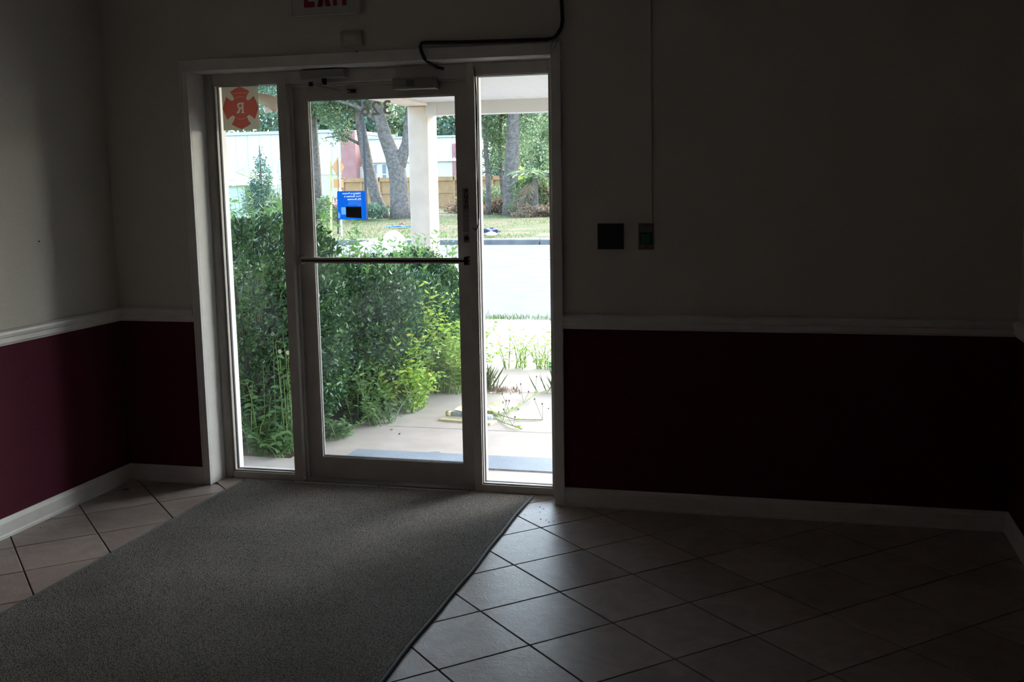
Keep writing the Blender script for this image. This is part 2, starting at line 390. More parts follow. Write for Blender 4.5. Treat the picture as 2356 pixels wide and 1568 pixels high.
# push bar across the leaf
pb = B().box(.500, 1.392, .137, .162, 1.118, 1.126).box(.500, 1.392, .137, .157, 1.136, 1.146).build('push_bar', M['alu'], dr, .002)
B().box(.502, 1.390, .140, .150, 1.126, 1.136).build('bar_groove', M['black'], dr)
for x in (.502, 1.368):
    B().box(x, x+.022, .135, .192, 1.112, 1.150).build('bar_bracket', M['gasket'] if x > 1 else M['alud'], dr, .002)
# pull handle outside
B().tube([(1.350, .285, .93), (1.350, .285, 1.12)], .010, 10).tube([(1.350, .285, .94), (1.350, .236, .94)], .007, 8).tube([(1.350, .285, 1.11), (1.350, .236, 1.11)], .007, 8).build('pull_handle', M['black'], dr, smooth=True)

# PUSH decal on the stile
ps = thing('push_decal', 'black vertical PUSH lettering on the right door stile', 'decal', (1.366, .190, 1.43))
M['decal'] = mat('clear_decal_grey', (.27, .265, .26), .4)
M['dkink'] = mat('black_ink', (.02, .02, .02), .5)
B().box(1.352, 1.384, .1910, .1918, 1.265, 1.475).build('backing', M['decal'], ps)
for k, ch in enumerate('PUSH'):
    put_text('letter', ch, .027, (1.370, .1905, 1.459-k*.0245), False, M['dkink'], ps, bold=.0012)
for k, z in enumerate((1.352, 1.331, 1.312, 1.296)):
    B().box(1.356, 1.380, .1903, .1909, z-.006, z+.006).build('symbol_box', M['alud'], ps)
lk = thing('door_lock', 'small dark lock cylinder on the right door stile below the PUSH letters', 'lock', (1.366, .190, 1.235))
B().box(1.353, 1.385, .1885, .1918, 1.215, 1.260).build('lock_plate', M['alud'], lk, .001)
B().tube([(1.370, .189, 1.238), (1.370, .180, 1.238)], .0105, 14).build('lock_cylinder', M['gasket'], lk, smooth=False)

# lit through from outside: thin vinyl lets light pass
def vinyl(m, tr):
    n = m.node_tree.nodes; l = m.node_tree.links; b = n['Principled BSDF']; t = n.new('ShaderNodeBsdfTranslucent')
    src = b.inputs['Base Color'].links
    if src: l.new(src[0].from_socket, t.inputs[0])
    else: t.inputs[0].default_value = b.inputs['Base Color'].default_value
    mx = n.new('ShaderNodeMixShader'); mx.inputs[0].default_value = tr
    l.new(b.outputs[0], mx.inputs[1]); l.new(t.outputs[0], mx.inputs[2]); l.new(mx.outputs[0], n['Material Output'].inputs[0])
def inkmat(name, col, k=.12):
    m = bpy.data.materials.new(name); m.use_nodes = True; n = m.node_tree.nodes; l = m.node_tree.links; b = n['Principled BSDF']
    b.inputs['Base Color'].default_value = (*col, 1); b.inputs['Roughness'].default_value = .6
    t = n.new('ShaderNodeBsdfTransparent'); t.inputs[0].default_value = (*col, 1)
    mx = n.new('ShaderNodeMixShader'); mx.inputs[0].default_value = 1-k
    l.new(b.outputs[0], mx.inputs[1]); l.new(t.outputs[0], mx.inputs[2]); l.new(mx.outputs[0], n['Material Output'].inputs[0]); return m
def ink_mesh(loops, texts=()):
    '''flat printed film with holes: loops are 2D polygons (even-odd), texts = (body, size, x_right, z, width)'''
    cu = bpy.data.curves.new('ink', 'CURVE'); cu.dimensions = '2D'; cu.fill_mode = 'BOTH'
    def addp(pts):
        sp = cu.splines.new('POLY'); sp.points.add(len(pts)-1); sp.use_cyclic_u = True
        for p_, (x, y) in zip(sp.points, pts): p_.co = (x, y, 0, 1)
    for lp in loops: addp(lp)
    for body, size, x0, z0, wd in texts:
        fc = bpy.data.curves.new('t', 'FONT'); fc.body = body; fc.size = size; fc.align_y = 'CENTER'
        fo = bpy.data.objects.new('t', fc); COL.objects.link(fo)
        for o_ in bpy.context.selected_objects: o_.select_set(False)
        fo.select_set(True); bpy.context.view_layer.objects.active = fo; bpy.ops.object.convert(target='CURVE')
        co_ = bpy.context.view_layer.objects.active; out = []
        for sp in co_.data.splines:
            pts = []
            if sp.type == 'BEZIER':
                bp_ = sp.bezier_points; nb_ = len(bp_)
                for i in range(nb_):
                    a, b = bp_[i], bp_[(i+1) % nb_]
                    for t in (0, .33, .66):
                        q = (1-t)**3*a.co+3*(1-t)**2*t*a.handle_right+3*(1-t)*t*t*b.handle_left+t**3*b.co; pts.append((q.x, q.y))
            else: pts = [(p.co.x, p.co.y) for p in sp.points]
            out.append(pts)
        bpy.data.objects.remove(co_)
        mx_ = max(p[0] for q in out for p in q); k = wd/mx_
        for q in out:
            cl = []
            for p in q:
                if not cl or math.hypot(cl[-1][0]-p[0], cl[-1][1]-p[1]) > size*.004: cl.append(p)
            addp([(x0+x*k, z0+y) for x, y in cl])
    o = bpy.data.objects.new('ink', cu); COL.objects.link(o); bpy.context.view_layer.update()
    me = bpy.data.meshes.new_from_object(o.evaluated_get(bpy.context.evaluated_depsgraph_get())); bpy.data.objects.remove(o); return me
# house number 326 on the outside of the door glass
M['num'] = mat('grey_vinyl', (.16, .16, .155), .6)
M['digit'] = mat('grey_vinyl_digit', (.40, .40, .39), .6)
nb = thing('door_number', 'grey vinyl number 326 on the door glass, seen mirrored', 'number', (.93, .215, 1.86))
vinyl(M['digit'], .55)
for ch, x in (('3', .9735), ('2', .916), ('6', .861)):
    put_text('digit', ch, .092, (x, .2165, 1.861+ (.918-x)*-.04), True, M['digit'], nb, bold=.0014, sx=1.12)

# blue business decal
M['blue'] = mat('blue_vinyl', (.02, .33, .78), .5, noise=(8, (.04, .37, .82), 3))
vinyl(M['blue'], .75)
M['wink'] = mat('white_ink', (.88, .92, .97), .5); vinyl(M['wink'], .9)
M['pblue'] = mat('pale_blue_ink', (.42, .62, .90), .5); vinyl(M['pblue'], .85)
M['patch'] = mat('charcoal_patch', (.028, .030, .032), .6)
bd = thing('window_sticker', 'blue square sticker with mirrored white writing on the door glass', 'sticker', (.774, .214, 1.40))
SX0, SX1, SZ0, SZ1 = .696, .848, 1.330, 1.469; YS = .2158
M['vinyl'] = mat('white_vinyl', (.84, .87, .90), .6); vinyl(M['vinyl'], .8)
M['blueink'] = inkmat('blue_ink', (.004, .115, .62)); M['paleink'] = inkmat('pale_blue_ink', (.16, .36, .80)); M['tiny'] = inkmat('small_print_ink', (.10, .28, .74))
B().add([(SX0, YS, SZ0), (SX1, YS, SZ0), (SX1, YS, SZ1), (SX0, YS, SZ1)], [(0, 1, 2, 3)]).build('sheet', M['vinyl'], bd)
YF = YS-.0004; BWd = SX1-SX0; BHt = SZ1-SZ0
def rc(x0, x1, z0, z1): return [(x0, z0), (x1, z0), (x1, z1), (x0, z1)]
# print coordinates: u runs from the outside viewer's left (=SX1) to right
holes = [rc(BWd-.044, BWd-.019, .024, .060), [(BWd-.0003, .004)]+[(BWd-.0003-.0135*math.cos(a), .020+.016*math.sin(a)) for a in [(-PI/2+PI*k/12) for k in range(13)]]]
lines = []
for k, wd in enumerate((.069, .064, .070, .076, .015)):
    z = BHt-.0500-k*.0052; x = .026
    while x < .026+wd:
        q = random.uniform(.004, .010); lines.append(rc(x, x+q-.0014, z-.0009, z+.0009)); x += q
me = ink_mesh([rc(0, BWd, 0, BHt)]+holes+lines, [(t, .0132, .026, BHt-.0115-k*.0143, (.0975, .0895, .072)[k]) for k, t in enumerate(('Helping to Protect', 'Your Business is', 'My Business'))])
me.materials.clear(); me.materials.append(M['blueink'])
T_ = Matrix.Translation((SX1, YF, SZ0)) @ Matrix.Rotation(PI, 4, 'Z') @ Matrix.Rotation(PI/2, 4, 'X')
inst('blue_print', me, T_, bd)['label'] = 'blue print with white writing left open'
for hq in holes:
    me = ink_mesh([hq]); me.materials.clear(); me.materials.append(M['paleink']); inst('pale_print', me, T_, bd)
for hq in lines:
    B().add([(SX1-x, YF, SZ0+z) for x, z in hq], [tuple(range(len(hq)))]).build('fine_print', M['tiny'], bd)
B().prism([(SX0+.044, SZ0+.011), (SX1-.026, SZ0+.005), (SX1-.026, SZ0+.062), (SX0+.044, SZ0+.063)], 'y', YF-.0008, YF-.0003).build('dark_patch', M['patch'], bd)

# fire-marshal cross sticker, left sidelight, seen from behind
M['cream'] = mat('cream_sheet', (.42, .38, .29), .7); vinyl(M['cream'], .26)
M['redink'] = inkmat('red_ink', (.92, .24, .22), .10)
fs = thing('fire_sticker', 'cream square sticker with red cross emblem and mirrored R in the left sidelight', 'sticker', (.216, .19, 1.89))
A0, A1, C0, C1 = .108, .308, 1.779, 1.993
YS = .1895
B().add([(A0, YS, C0), (A1, YS, C0), (A1, YS, C1), (A0, YS, C1)], [(0, 1, 2, 3)]).build('sheet', M['cream'], fs)
cx, cz = .208, 1.887
TX = Matrix.Translation((cx, YS-.0005, cz)) @ Matrix.Rotation(PI, 4, 'Z') @ Matrix.Rotation(PI/2, 4, 'X')
ARM = [(-.035, .044), (-.041, .060), (-.0565, .079), (-.031, .092), (0, .104), (.031, .092), (.0565, .079), (.041, .060), (.035, .044)]+[(.0563*math.sin(a), .0563*math.cos(a)) for a in (.6, .4, .2, 0, -.2, -.4, -.6)]
for k in range(4):
    c, s_ = math.cos(k*PI/2), math.sin(k*PI/2)
    me = ink_mesh([[((x*c+z*s_)*.95, -x*s_+z*c) for x, z in ARM]]+([rc(-.043, .043, .0715, .0727)] if k == 0 else []))
    me.materials.clear(); me.materials.append(M['redink']); inst('cross_arm', me, TX, fs)
RR = [(-.020, -.026), (-.002, -.026), (-.002, -.021), (-.0065, -.021), (-.0065, -.004), (-.0015, -.004), (.0095, -.026), (.023, -.026), (.023, -.021), (.0195, -.020), (.0095, -.0015), (.0165, .004), (.0185, .012), (.0155, .0205), (.008, .026), (-.020, .026), (-.020, .021), (-.0165, .021), (-.0165, -.021), (-.020, -.021)]
RC = [(-.0065, .004), (-.0065, .018), (.003, .018), (.008, .015), (.0088, .011), (.0075, .006), (.002, .004)]
me = ink_mesh([[(.0545*math.cos(a), .0545*math.sin(a)) for a in [2*PI*k/40 for k in range(40)]], RR, RC])
me.materials.clear(); me.materials.append(M['redink']); inst('disc', me, TX, fs)['label'] = 'red disc with an open letter R'

# ------------------------------------------------------------------ fittings over the door
dc = thing('door_closer', 'dull metal door closer with folded arm on the head above the door', 'door closer', (.70, .12, 2.02))
B().box(.585, .812, .085, .135, 2.004, 2.046).build('closer_body', M['alud'], dc, .006)
B().box(.520, .590, .128, .135, 2.008, 2.046).build('mounting_plate', M['alu'], dc, .001)
B().tube([(.70, .108, 2.006), (.70, .108, 1.975)], .012, 12).build('spindle', M['black'], dc)
B().tube([(.70, .108, 1.978), (.652, .060, 1.972)], [.008, .007], 8).build('main_arm', M['alud'], dc)
B().tube([(.652, .060, 1.965), (.652, .060, 1.985)], .011, 12).build('elbow', M['black'], dc)
B().tube([(.655, .062, 1.978), (.735, .125, 1.955), (.80, .178, 1.945)], [.0055, .0045, .004], 8).build('forearm', M['chrome'], dc)
B().box(.785, .828, .176, .192, 1.938, 1.956).build('shoe', M['gasket'], dc, .002)
ml = thing('door_lock', 'grey rectangular magnetic lock box on the head above the door, right of the closer', 'lock', (1.16, .12, 1.97))
B().box(1.050, 1.252, .095, .190, 1.939, 1.990).build('lock_body', M['alud'], ml, .002)
B().box(1.118, 1.160, .0940, .0955, 1.950, 1.980).build('label_plate', M['num'], ml)

ex = thing('exit_sign', 'white EXIT sign with red letters on the wall above the door', 'sign', (.78, 0, 2.28))
M['signw'] = mat('sign_white', (.60, .58, .55), .5); M['red'] = mat('sign_red', (.33, .010, .018), .4)
B().box(.612, .952, -.034, 0, 2.275, 2.485).build('housing', M['signw'], ex, .006)
B().box(.622, .942, -.040, -.034, 2.270, 2.278).build('bottom_lip', M['white'], ex, .002)
def poly(name, pts, par, m): return B().prism(pts, 'y', -.0365, -.034).build(name, m, par)
Z0 = 2.312; Hh = .15
lx = .679
wE, wX, wI, wT = .052, .066, .018, .056
poly('letter', [(lx, Z0), (lx+wE, Z0), (lx+wE, Z0+.024), (lx+.020, Z0+.024), (lx+.020, Z0+.064), (lx+wE-.006, Z0+.064), (lx+wE-.006, Z0+.087), (lx+.020, Z0+.087), (lx+.020, Z0+.126), (lx+wE, Z0+.126), (lx+wE, Z0+Hh), (lx, Z0+Hh)], ex, M['red'])
lx += wE+.014
poly('letter', [(lx, Z0), (lx+.022, Z0), (lx+wX/2, Z0+.052), (lx+wX-.022, Z0), (lx+wX, Z0), (lx+wX/2+.012, Z0+.076), (lx+wX, Z0+Hh), (lx+wX-.022, Z0+Hh), (lx+wX/2, Z0+.10), (lx+.022, Z0+Hh), (lx, Z0+Hh), (lx+wX/2-.012, Z0+.076)], ex, M['red'])
lx += wX+.013
poly('letter', [(lx, Z0), (lx+wI, Z0), (lx+wI, Z0+Hh), (lx, Z0+Hh)], ex, M['red'])
lx += wI+.008
poly('letter', [(lx+.018, Z0), (lx+.038, Z0), (lx+.038, Z0+.124), (lx+wT, Z0+.124), (lx+wT, Z0+Hh), (lx, Z0+Hh), (lx, Z0+.124), (lx+.018, Z0+.124)], ex, M['red'])

M['beige'] = mat('yellowed_plastic', (.62, .50, .36), .5, noise=(10, (.55, .42, .30), 3))
sn = thing('motion_sensor', 'small yellowed plastic sensor box on the wall above the door', 'sensor', (.90, 0, 2.13))
B().prism([(0, 2.203), (-.020, 2.203), (-.034, 2.180), (-.026, 2.140), (0, 2.131)], 'x', .848, .953).build('housing', M['beige'], sn, .004)
B().prism([(-.030, 2.192), (-.037, 2.176), (-.031, 2.150), (-.026, 2.150)], 'x', .868, .930).build('lens', M['signw'], sn, .002)
o = B().box(.912, .924, -.006, 0, 2.105, 2.110).build('cable_staple', M['black']); tag(o, 'tiny black staple on the wall below the sensor box', 'staple')

cb = B()
P = [(1.884, -.010, ZC), (1.884, -.010, 2.30), (1.889, -.010, 2.20), (1.884, -.014, 2.165), (1.868, -.018, 2.138), (1.850, -.020, 2.122), (1.820, -.020, 2.117), (1.60, -.018, 2.121), (1.42, -.020, 2.124), (1.26, -.022, 2.130), (1.243, -.026, 2.128), (1.236, -.028, 2.114), (1.240, -.028, 2.09), (1.252, -.022, 2.06), (1.262, .02, 2.040), (1.275, .09, 2.030), (1.290, .128, 2.028)]
cb.tube(P, .0082, 10)
o = cb.build('door_cable', M['black'], smooth=True); tag(o, 'thick black cable running down the wall and along the top of the door casing', 'cable')
sp = B().tube([(1.868, -.027, 2.150), (1.852, -.029, 2.118), (1.838, -.024, 2.075), (1.838, -.021, 2.048), (1.846, -.021, 2.07), (1.866, -.023, 2.102), (1.872, -.010, 2.125)], .0012, 5)
o = sp.build('torn_tape', M['decal']); tag(o, 'loose grey strand hanging at the upper right corner of the casing', 'wire')
wr_ = thing('sidelight_wires', 'thin black wires hanging down the left edge of the right sidelight', 'wire', (1.442, .13, 1.4))
B().tube([(1.441, .128, 2.03), (1.444, .130, 1.98), (1.446, .134, 1.80), (1.442, .134, 1.62), (1.448, .134, 1.42), (1.446, .130, 1.30), (1.434, .128, 1.275), (1.418, .128, 1.290)], .0022, 6).build('wire', M['black'], wr_, smooth=True)
B().tube([(1.443, .128, 2.02), (1.450, .132, 1.90), (1.449, .134, 1.70), (1.450, .134, 1.50), (1.449, .132, 1.34), (1.440, .130, 1.285), (1.430, .128, 1.282)], .0020, 6).build('wire', M['black'], wr_, smooth=True)

o = B().box(2.039, 2.156, -.007, 0, 1.196, 1.311).build('blank_plate', M['black'], None, .002); tag(o, 'square matte black cover plate on the wall right of the door', 'wall plate')
bt = thing('exit_button', 'narrow metal switch plate with square green push button on the right wall', 'button', (2.257, 0, 1.25))
M['btn'] = mat('plate_metal', (.20, .20, .19), .4, .7); M['green'] = mat('green_plastic', (.005, .16, .07), .35)
B().box(2.222, 2.290, -.006, 0, 1.194, 1.310).build('plate', M['btn'], bt, .001)
B().box(2.230, 2.282, -.012, -.006, 1.219, 1.270).build('bezel', M['black'], bt, .001)
B().box(2.235, 2.276, -.016, -.012, 1.224, 1.265).build('push_button', M['green'], bt, .002)
for z in (1.298, 1.206): B().tube([(2.256, -.0085, z), (2.256, -.005, z)], .004, 10).build('screw', M['black'], bt)
o = B().prism([(-.0001, 0), (-.006, 0), (-.009, .003), (-.009, .007), (-.006, .010), (0, .010)], 'x', 0, 1).build('wire_cover', M['wall'])
o.data.transform(Matrix(((0, 0, 1, 0), (0, 1, 0, 0), (1, 0, 0, 0), (0, 0, 0, 1))) )
for v in o.data.vertices: v.co = (2.262+v.co.x+(ZC-(1.308+v.co.z*(ZC-1.308)))*.010, v.co.y, 1.308+v.co.z*(ZC-1.308))
tag(o, 'thin vertical wire cover running up the wall above the green button', 'wire cover')

# marks on the left wall
M['chip'] = mat('plaster', (.7, .68, .66), .9)
for n_, y, z, r, m_, lb in (('plaster_chip', -.985, .745, .0045, 'chip', 'small pale plaster chip in the burgundy left wall'), ('screw_anchor', -1.26, .125, .005, 'chip', 'small screw anchor in the burgundy left wall near the baseboard'), ('wall_hook', -.57, 1.27, .0035, 'black', 'tiny dark hook in the pale upper part of the left wall')):
    o = B().tube([(XL, y, z), (XL+.006, y, z-.002)], [r, r*.6], 8).build(n_, M[m_]); tag(o, lb, 'wall mark' if n_ != 'wall_hook' else 'hook')

# ------------------------------------------------------------------ entrance mat (runner)
rn = thing('entrance_mat', 'long grey-brown loop pile runner mat lying inside the door', 'mat', (.94, .09, 0))
mb = B(); ys = np.linspace(.090, -3.6, 40)
vs = []; fs_ = []
for k, y in enumerate(ys):
    wv = .003*math.sin(y*5)+.002*math.sin(y*13+1)
    for x, z in ((.178, .001), (.178, .0075), (.94, .0085), (1.686+wv, .0075), (1.686+wv, .001)): vs.append((x, y, z))
for k in range(len(ys)-1):
    for q in range(5): fs_.append((k*5+q, (k+1)*5+q, (k+1)*5+(q+1) % 5, k*5+(q+1) % 5))
fs_ += [(0, 1, 2, 3, 4), tuple(195+q for q in (4, 3, 2, 1, 0))]
mb.add(vs, fs_).build('pile', M['mat'], rn)
for sgn in (0, 1):
    mb = B(); vs = []; fs_ = []
    for k, y in enumerate(ys):
        wv = .003*math.sin(y*5)+.002*math.sin(y*13+1)
        x0, x1 = ((.170, .180) if not sgn else (1.688+wv, 1.703+wv))
        for x, z in ((x0, .0008), (x0, .008), (x0+.003, .0105), (x1-.004, .0105), (x1, .006), (x1, .0008)): vs.append((x, y, z))
    for k in range(len(ys)-1):
        for q in range(6): fs_.append((k*6+q, (k+1)*6+q, (k+1)*6+(q+1) % 6, k*6+(q+1) % 6))
    mb.add(vs, fs_).build('edge_binding', M['bind'], rn)

# litter on the tiles
M['litter'] = mat('brown_litter', (.10, .055, .035), .9); M['bug'] = mat('black_litter', (.02, .018, .016), .8)
for k, (x, y, s_) in enumerate(((-.34, -.18, .014), (-.29, -.09, .006), (-.22, -.05, .005), (-.41, -.66, .005), (-.36, -.80, .006), (-.1, -.04, .004))):
    mb = B()
    for q in range(3 if s_ > .01 else 1):
        a = random.uniform(0, PI); dx, dy = math.cos(a)*s_, math.sin(a)*s_; ox_ = random.uniform(-.4, .4)*s_
        mb.prism([(x+ox_-dx, y-dy), (x+ox_+dy*.35, y-dx*.35), (x+ox_+dx, y+dy), (x+ox_-dy*.35, y+dx*.35)], 'z', .0004+q*.001, .0020+q*.001)
    o = mb.build('leaf_scrap', M['litter'])
    tag(o, ('crumpled brown leaf scrap on the tiles near the left corner, largest there', 'reddish leaf crumb between the large leaf scrap and the left corner', 'leaf crumb on the tiles below the left casing', 'leaf crumb nearest the left baseboard, halfway to the picture edge', 'leaf crumb nearest the viewer beside the left baseboard', 'leaf crumb on the tiles at the foot of the left reveal')[k], 'litter', 'leaf crumbs beside the left wall')
for k in range(22):
    x = random.uniform(1.72, 2.05); y = random.uniform(-.30, -.03); s_ = random.uniform(.0013, .0033)
    a = random.uniform(0, PI); dx, dy = math.cos(a)*s_, math.sin(a)*s_
    o = B().prism([(x-dx, y-dy), (x+dy*.5, y-dx*.5), (x+dx, y+dy), (x-dy*.5, y+dx*.5)], 'z', .0003, .0018).build('dirt_crumb', M['bug'])
    tag(o, 'tiny black crumb on the tiles at the foot of the right casing', 'litter', 'crumbs at the foot of the right casing')

# ================================================================== OUTSIDE
GZ = -.04
g_ = B().box(-75, 45, .30, 7.0, -.5, -.075).build('soil_bed', M['dirt']); g_['kind'] = 'structure'
wk = struct('porch_walkway')
B().prism([(-2.2, .30), (9, .30), (9, 1.570), (.13, 1.570), (.13, .70), (-2.2, .70)], 'z', -.12, GZ).build('slab', M['conc'], wk, .004)
B().box(.20, 9, 1.578, 2.795, -.12, GZ).build('slab', M['conc'], wk, .004)
B().box(.20, 9, 2.803, 3.80, -.12, GZ).build('slab', M['conc'], wk, .004)
dv = struct('forecourt')
for a, b in ((-30, -3.2), (-3.19, -.55), (-.54, 2.1), (2.11, 5), (5.01, 30)):
    B().box(a, b, 3.82 if a > -1 else 6.0, 6.93, -.12, GZ-.004).build('slab', M['conc2'], dv, .004)
rd = struct('road')
B().box(-90, 60, 7.0, 21.2, -.2, -.055).build('carriageway', M['road'], rd)
M['yline'] = mat('yellow_road_paint', (.62, .50, .18), .8, noise=(3, (.5, .45, .3), 5)); M['wline'] = mat('white_road_paint', (.62, .62, .6), .8)
for y in (13.25, 13.65): B().box(-90, 60, y, y+.14, -.055, -.051).build('yellow_line', M['yline'], rd)
B().box(-90, 60, 16.6, 16.72, -.055, -.051).build('white_line', M['wline'], rd)
kb = struct('kerb'); M['kerb'] = mat('kerb_concrete', (.15, .14, .125), .9, noise=(4, (.10, .095, .09), 6))
for k in range(16):
    x0 = -22+k*2.1; B().prism([(21.2, -.1), (21.2, .06), (21.26, .09), (21.42, .09), (21.42, -.1)], 'x', x0, x0+2.07).build('kerb_stone', M['kerb'], kb, .01)
B().box(-90, -22.02, 21.2, 21.42, -.1, .09).box(11.6, 60, 21.2, 21.42, -.1, .09).build('kerb_run', M['kerb'], kb)
vg = B(); nx, ny = 60, 24
for j in range(ny+1):
    for i in range(nx+1):
        x = -110+i*3; y = 21.42+(j/ny)**1.6*88; vg.v.append((x, y, .03+.06*math.sin(x*.7+y*.4)+.03*math.sin(x*1.9)-.0*y if j else .07))
vg.f = [(j*(nx+1)+i, j*(nx+1)+i+1, (j+1)*(nx+1)+i+1, (j+1)*(nx+1)+i) for j in range(ny) for i in range(nx)]
o = vg.build('verge', M['verge']); o['kind'] = 'structure'

# door mat outside
om = B().box(.44, 2.2, .672, .945, GZ+.0005, GZ+.009).build('doormat', M['outmat'], None, .002)
tag(om, 'blue-grey ribbed doormat on the concrete outside the door', 'mat')
o = B().prism([(.86, .945), (.90, .955), (.955, .952), (.93, .985), (.885, .962)], 'z', GZ+.001, GZ+.006).build('mat_flap', M['outmat']); o.parent = om

# porch: column, beams, ceiling
pc = thing('porch_column', 'square cream stucco column at the far corner of the porch', 'column', (-.755, 5.75, GZ))
B().box(-.86, -.65, 5.60, 5.90, -.1, 2.26).build('shaft', M['stucco'], pc, .012)
bm_ = struct('porch_roof')
B().box(-.88, -.64, .30, 5.93, 2.26, 2.50).build('side_beam', M['stucco'], bm_, .01)
B().box(-.62, 2.80, 5.60, 5.78, 2.165, 2.30).build('fascia_beam', M['fascia'], bm_, .004)
B().box(-.66, -.55, 5.585, 5.80, 2.160, 2.305).build('fascia_cap', M['fascia'], bm_, .004)
B().box(-.64, 2.80, .30, .36, 2.25, 2.295).build('wall_ledger', M['fascia'], bm_)
for k in range(23):
    x0 = -.635+k*.147
    B().box(x0, x0+.1445, .30, 5.60, 2.292, 2.305).build('soffit_board', M['fascia'], bm_, .003)
B().box(-.88, 2.85, .28, 5.93, 2.305, 2.60).build('roof_deck', M['fascia'], bm_)
B().box(2.60, 2.80, 5.60, 5.90, -.1, 2.2).build('far_post', M['stucco'], bm_)
# shell of the building outside
o = B().box(XL-3.5, XL-.15, 0, .30, -.1, 2.9).box(XR+.15, XR+6, 0, .30, -.1, 2.9).build('wall_outer', M['stucco']); o['kind'] = 'structure'

hl = thing('hooded_lamp', 'beige hooded outdoor lamp hanging outside the left sidelight', 'lamp', (.15, .62, 1.92))
M['lampm'] = mat('beige_metal', (.33, .27, .20), .5)
mb = B(); prof = [(.0, .015), (.01, .022), (.045, .050), (.075, .058), (.098, .055)]
mb.tube([(.07, .60, 1.985), (.11, .61, 1.968), (.15, .62, 1.950), (.185, .63, 1.930), (.20, .635, 1.915)], [.014, .026, .036, .040, .038], 18).build('hood', M['lampm'], hl, smooth=True)
B().tube([(.14, .62, 1.925), (.15, .625, 1.895)], [.030, .026], 14).build('lamp_cup', M['signw'], hl, smooth=True)
B().tube([(.07, .60, 1.985), (.03, .50, 2.03), (.03, .30, 2.05)], .010, 8).build('bracket', M['lampm'], hl, smooth=True)

# ------------------------------------------------------------------ vegetation helpers
def leaf_arrays(P, D, L, Wd, fold=.25):
    """P centres Nx3, D unit directions, L lengths; returns 6-vertex folded leaves."""
    n = len(P); R = rng.normal(size=(n, 3)); Sd = np.cross(D, R); Sd /= np.linalg.norm(Sd, axis=1)[:, None]; N = np.cross(Sd, D)
    L = L[:, None]; Wd = Wd[:, None]
    a = P; e = P+D*L; m1 = P+D*L*.35; m2 = P+D*L*.7-N*L*.05
    V = np.stack([a, m1+Sd*Wd*.5+N*Wd*fold, m2+Sd*Wd*.42+N*Wd*fold, e-N*L*.12, m2-Sd*Wd*.42+N*Wd*fold, m1-Sd*Wd*.5+N*Wd*fold], 1)
    return V.reshape(-1, 3)
def leaf_obj(name, P, D, L, Wd, m, parent, kind='stuff'):
    V = leaf_arrays(P, D, L, Wd); n = len(P); me = bpy.data.meshes.new(name)
    o = np.arange(n)[:, None]*6
    F = np.concatenate([o+np.array([[0, 1, 2, 3]]), o+np.array([[0, 3, 4, 5]])], 1).reshape(-1, 4)
    me.vertices.add(len(V)); me.vertices.foreach_set('co', V.astype(np.float32).ravel())
    me.loops.add(F.size); me.loops.foreach_set('vertex_index', F.astype(np.int32).ravel())
    me.polygons.add(len(F)); me.polygons.foreach_set('loop_start', np.arange(0, F.size, 4, dtype=np.int32)); me.polygons.foreach_set('loop_total', np.full(len(F), 4, dtype=np.int32))
    me.update(calc_edges=True); me.validate(); me.materials.append(m)
    ob = bpy.data.objects.new(name, me); COL.objects.link(ob)
    if parent: ob.parent = parent; ob.matrix_parent_inverse = Matrix.Translation(-parent.location)
    if kind: ob['kind'] = kind
    return ob
def unit(v): return v/np.linalg.norm(v, axis=1)[:, None]
def single_leaf(L, Wd, m):
    me = bpy.data.meshes.new('leaf')
    V = [(0, 0, 0), (Wd*.5, L*.35, Wd*.15), (Wd*.42, L*.7, Wd*.1), (0, L, -L*.1), (-Wd*.42, L*.7, Wd*.1), (-Wd*.5, L*.35, Wd*.15), (0, L*.35, 0), (0, L*.7, -.02*L)]
    F = [(0, 1, 6), (1, 2, 7, 6), (2, 3, 7), (0, 6, 5), (6, 7, 4, 5), (7, 3, 4)]
    me.from_pydata(V, [], F); me.materials.append(m)
    for p in me.polygons: p.use_smooth = True
    return me
def leaf_parts(parent, pts, dirs, me, jit=.3):
    for p, d in zip(pts, dirs):
        d = Vector(d).normalized(); q = d.to_track_quat('Y', 'Z').to_matrix().to_4x4()
        s_ = random.uniform(1-jit, 1+jit)
        inst('leaf', me, Matrix.Translation(p) @ q @ Matrix.Rotation(random.uniform(-.7, .7), 4, 'Y') @ Matrix.Scale(s_, 4), parent)

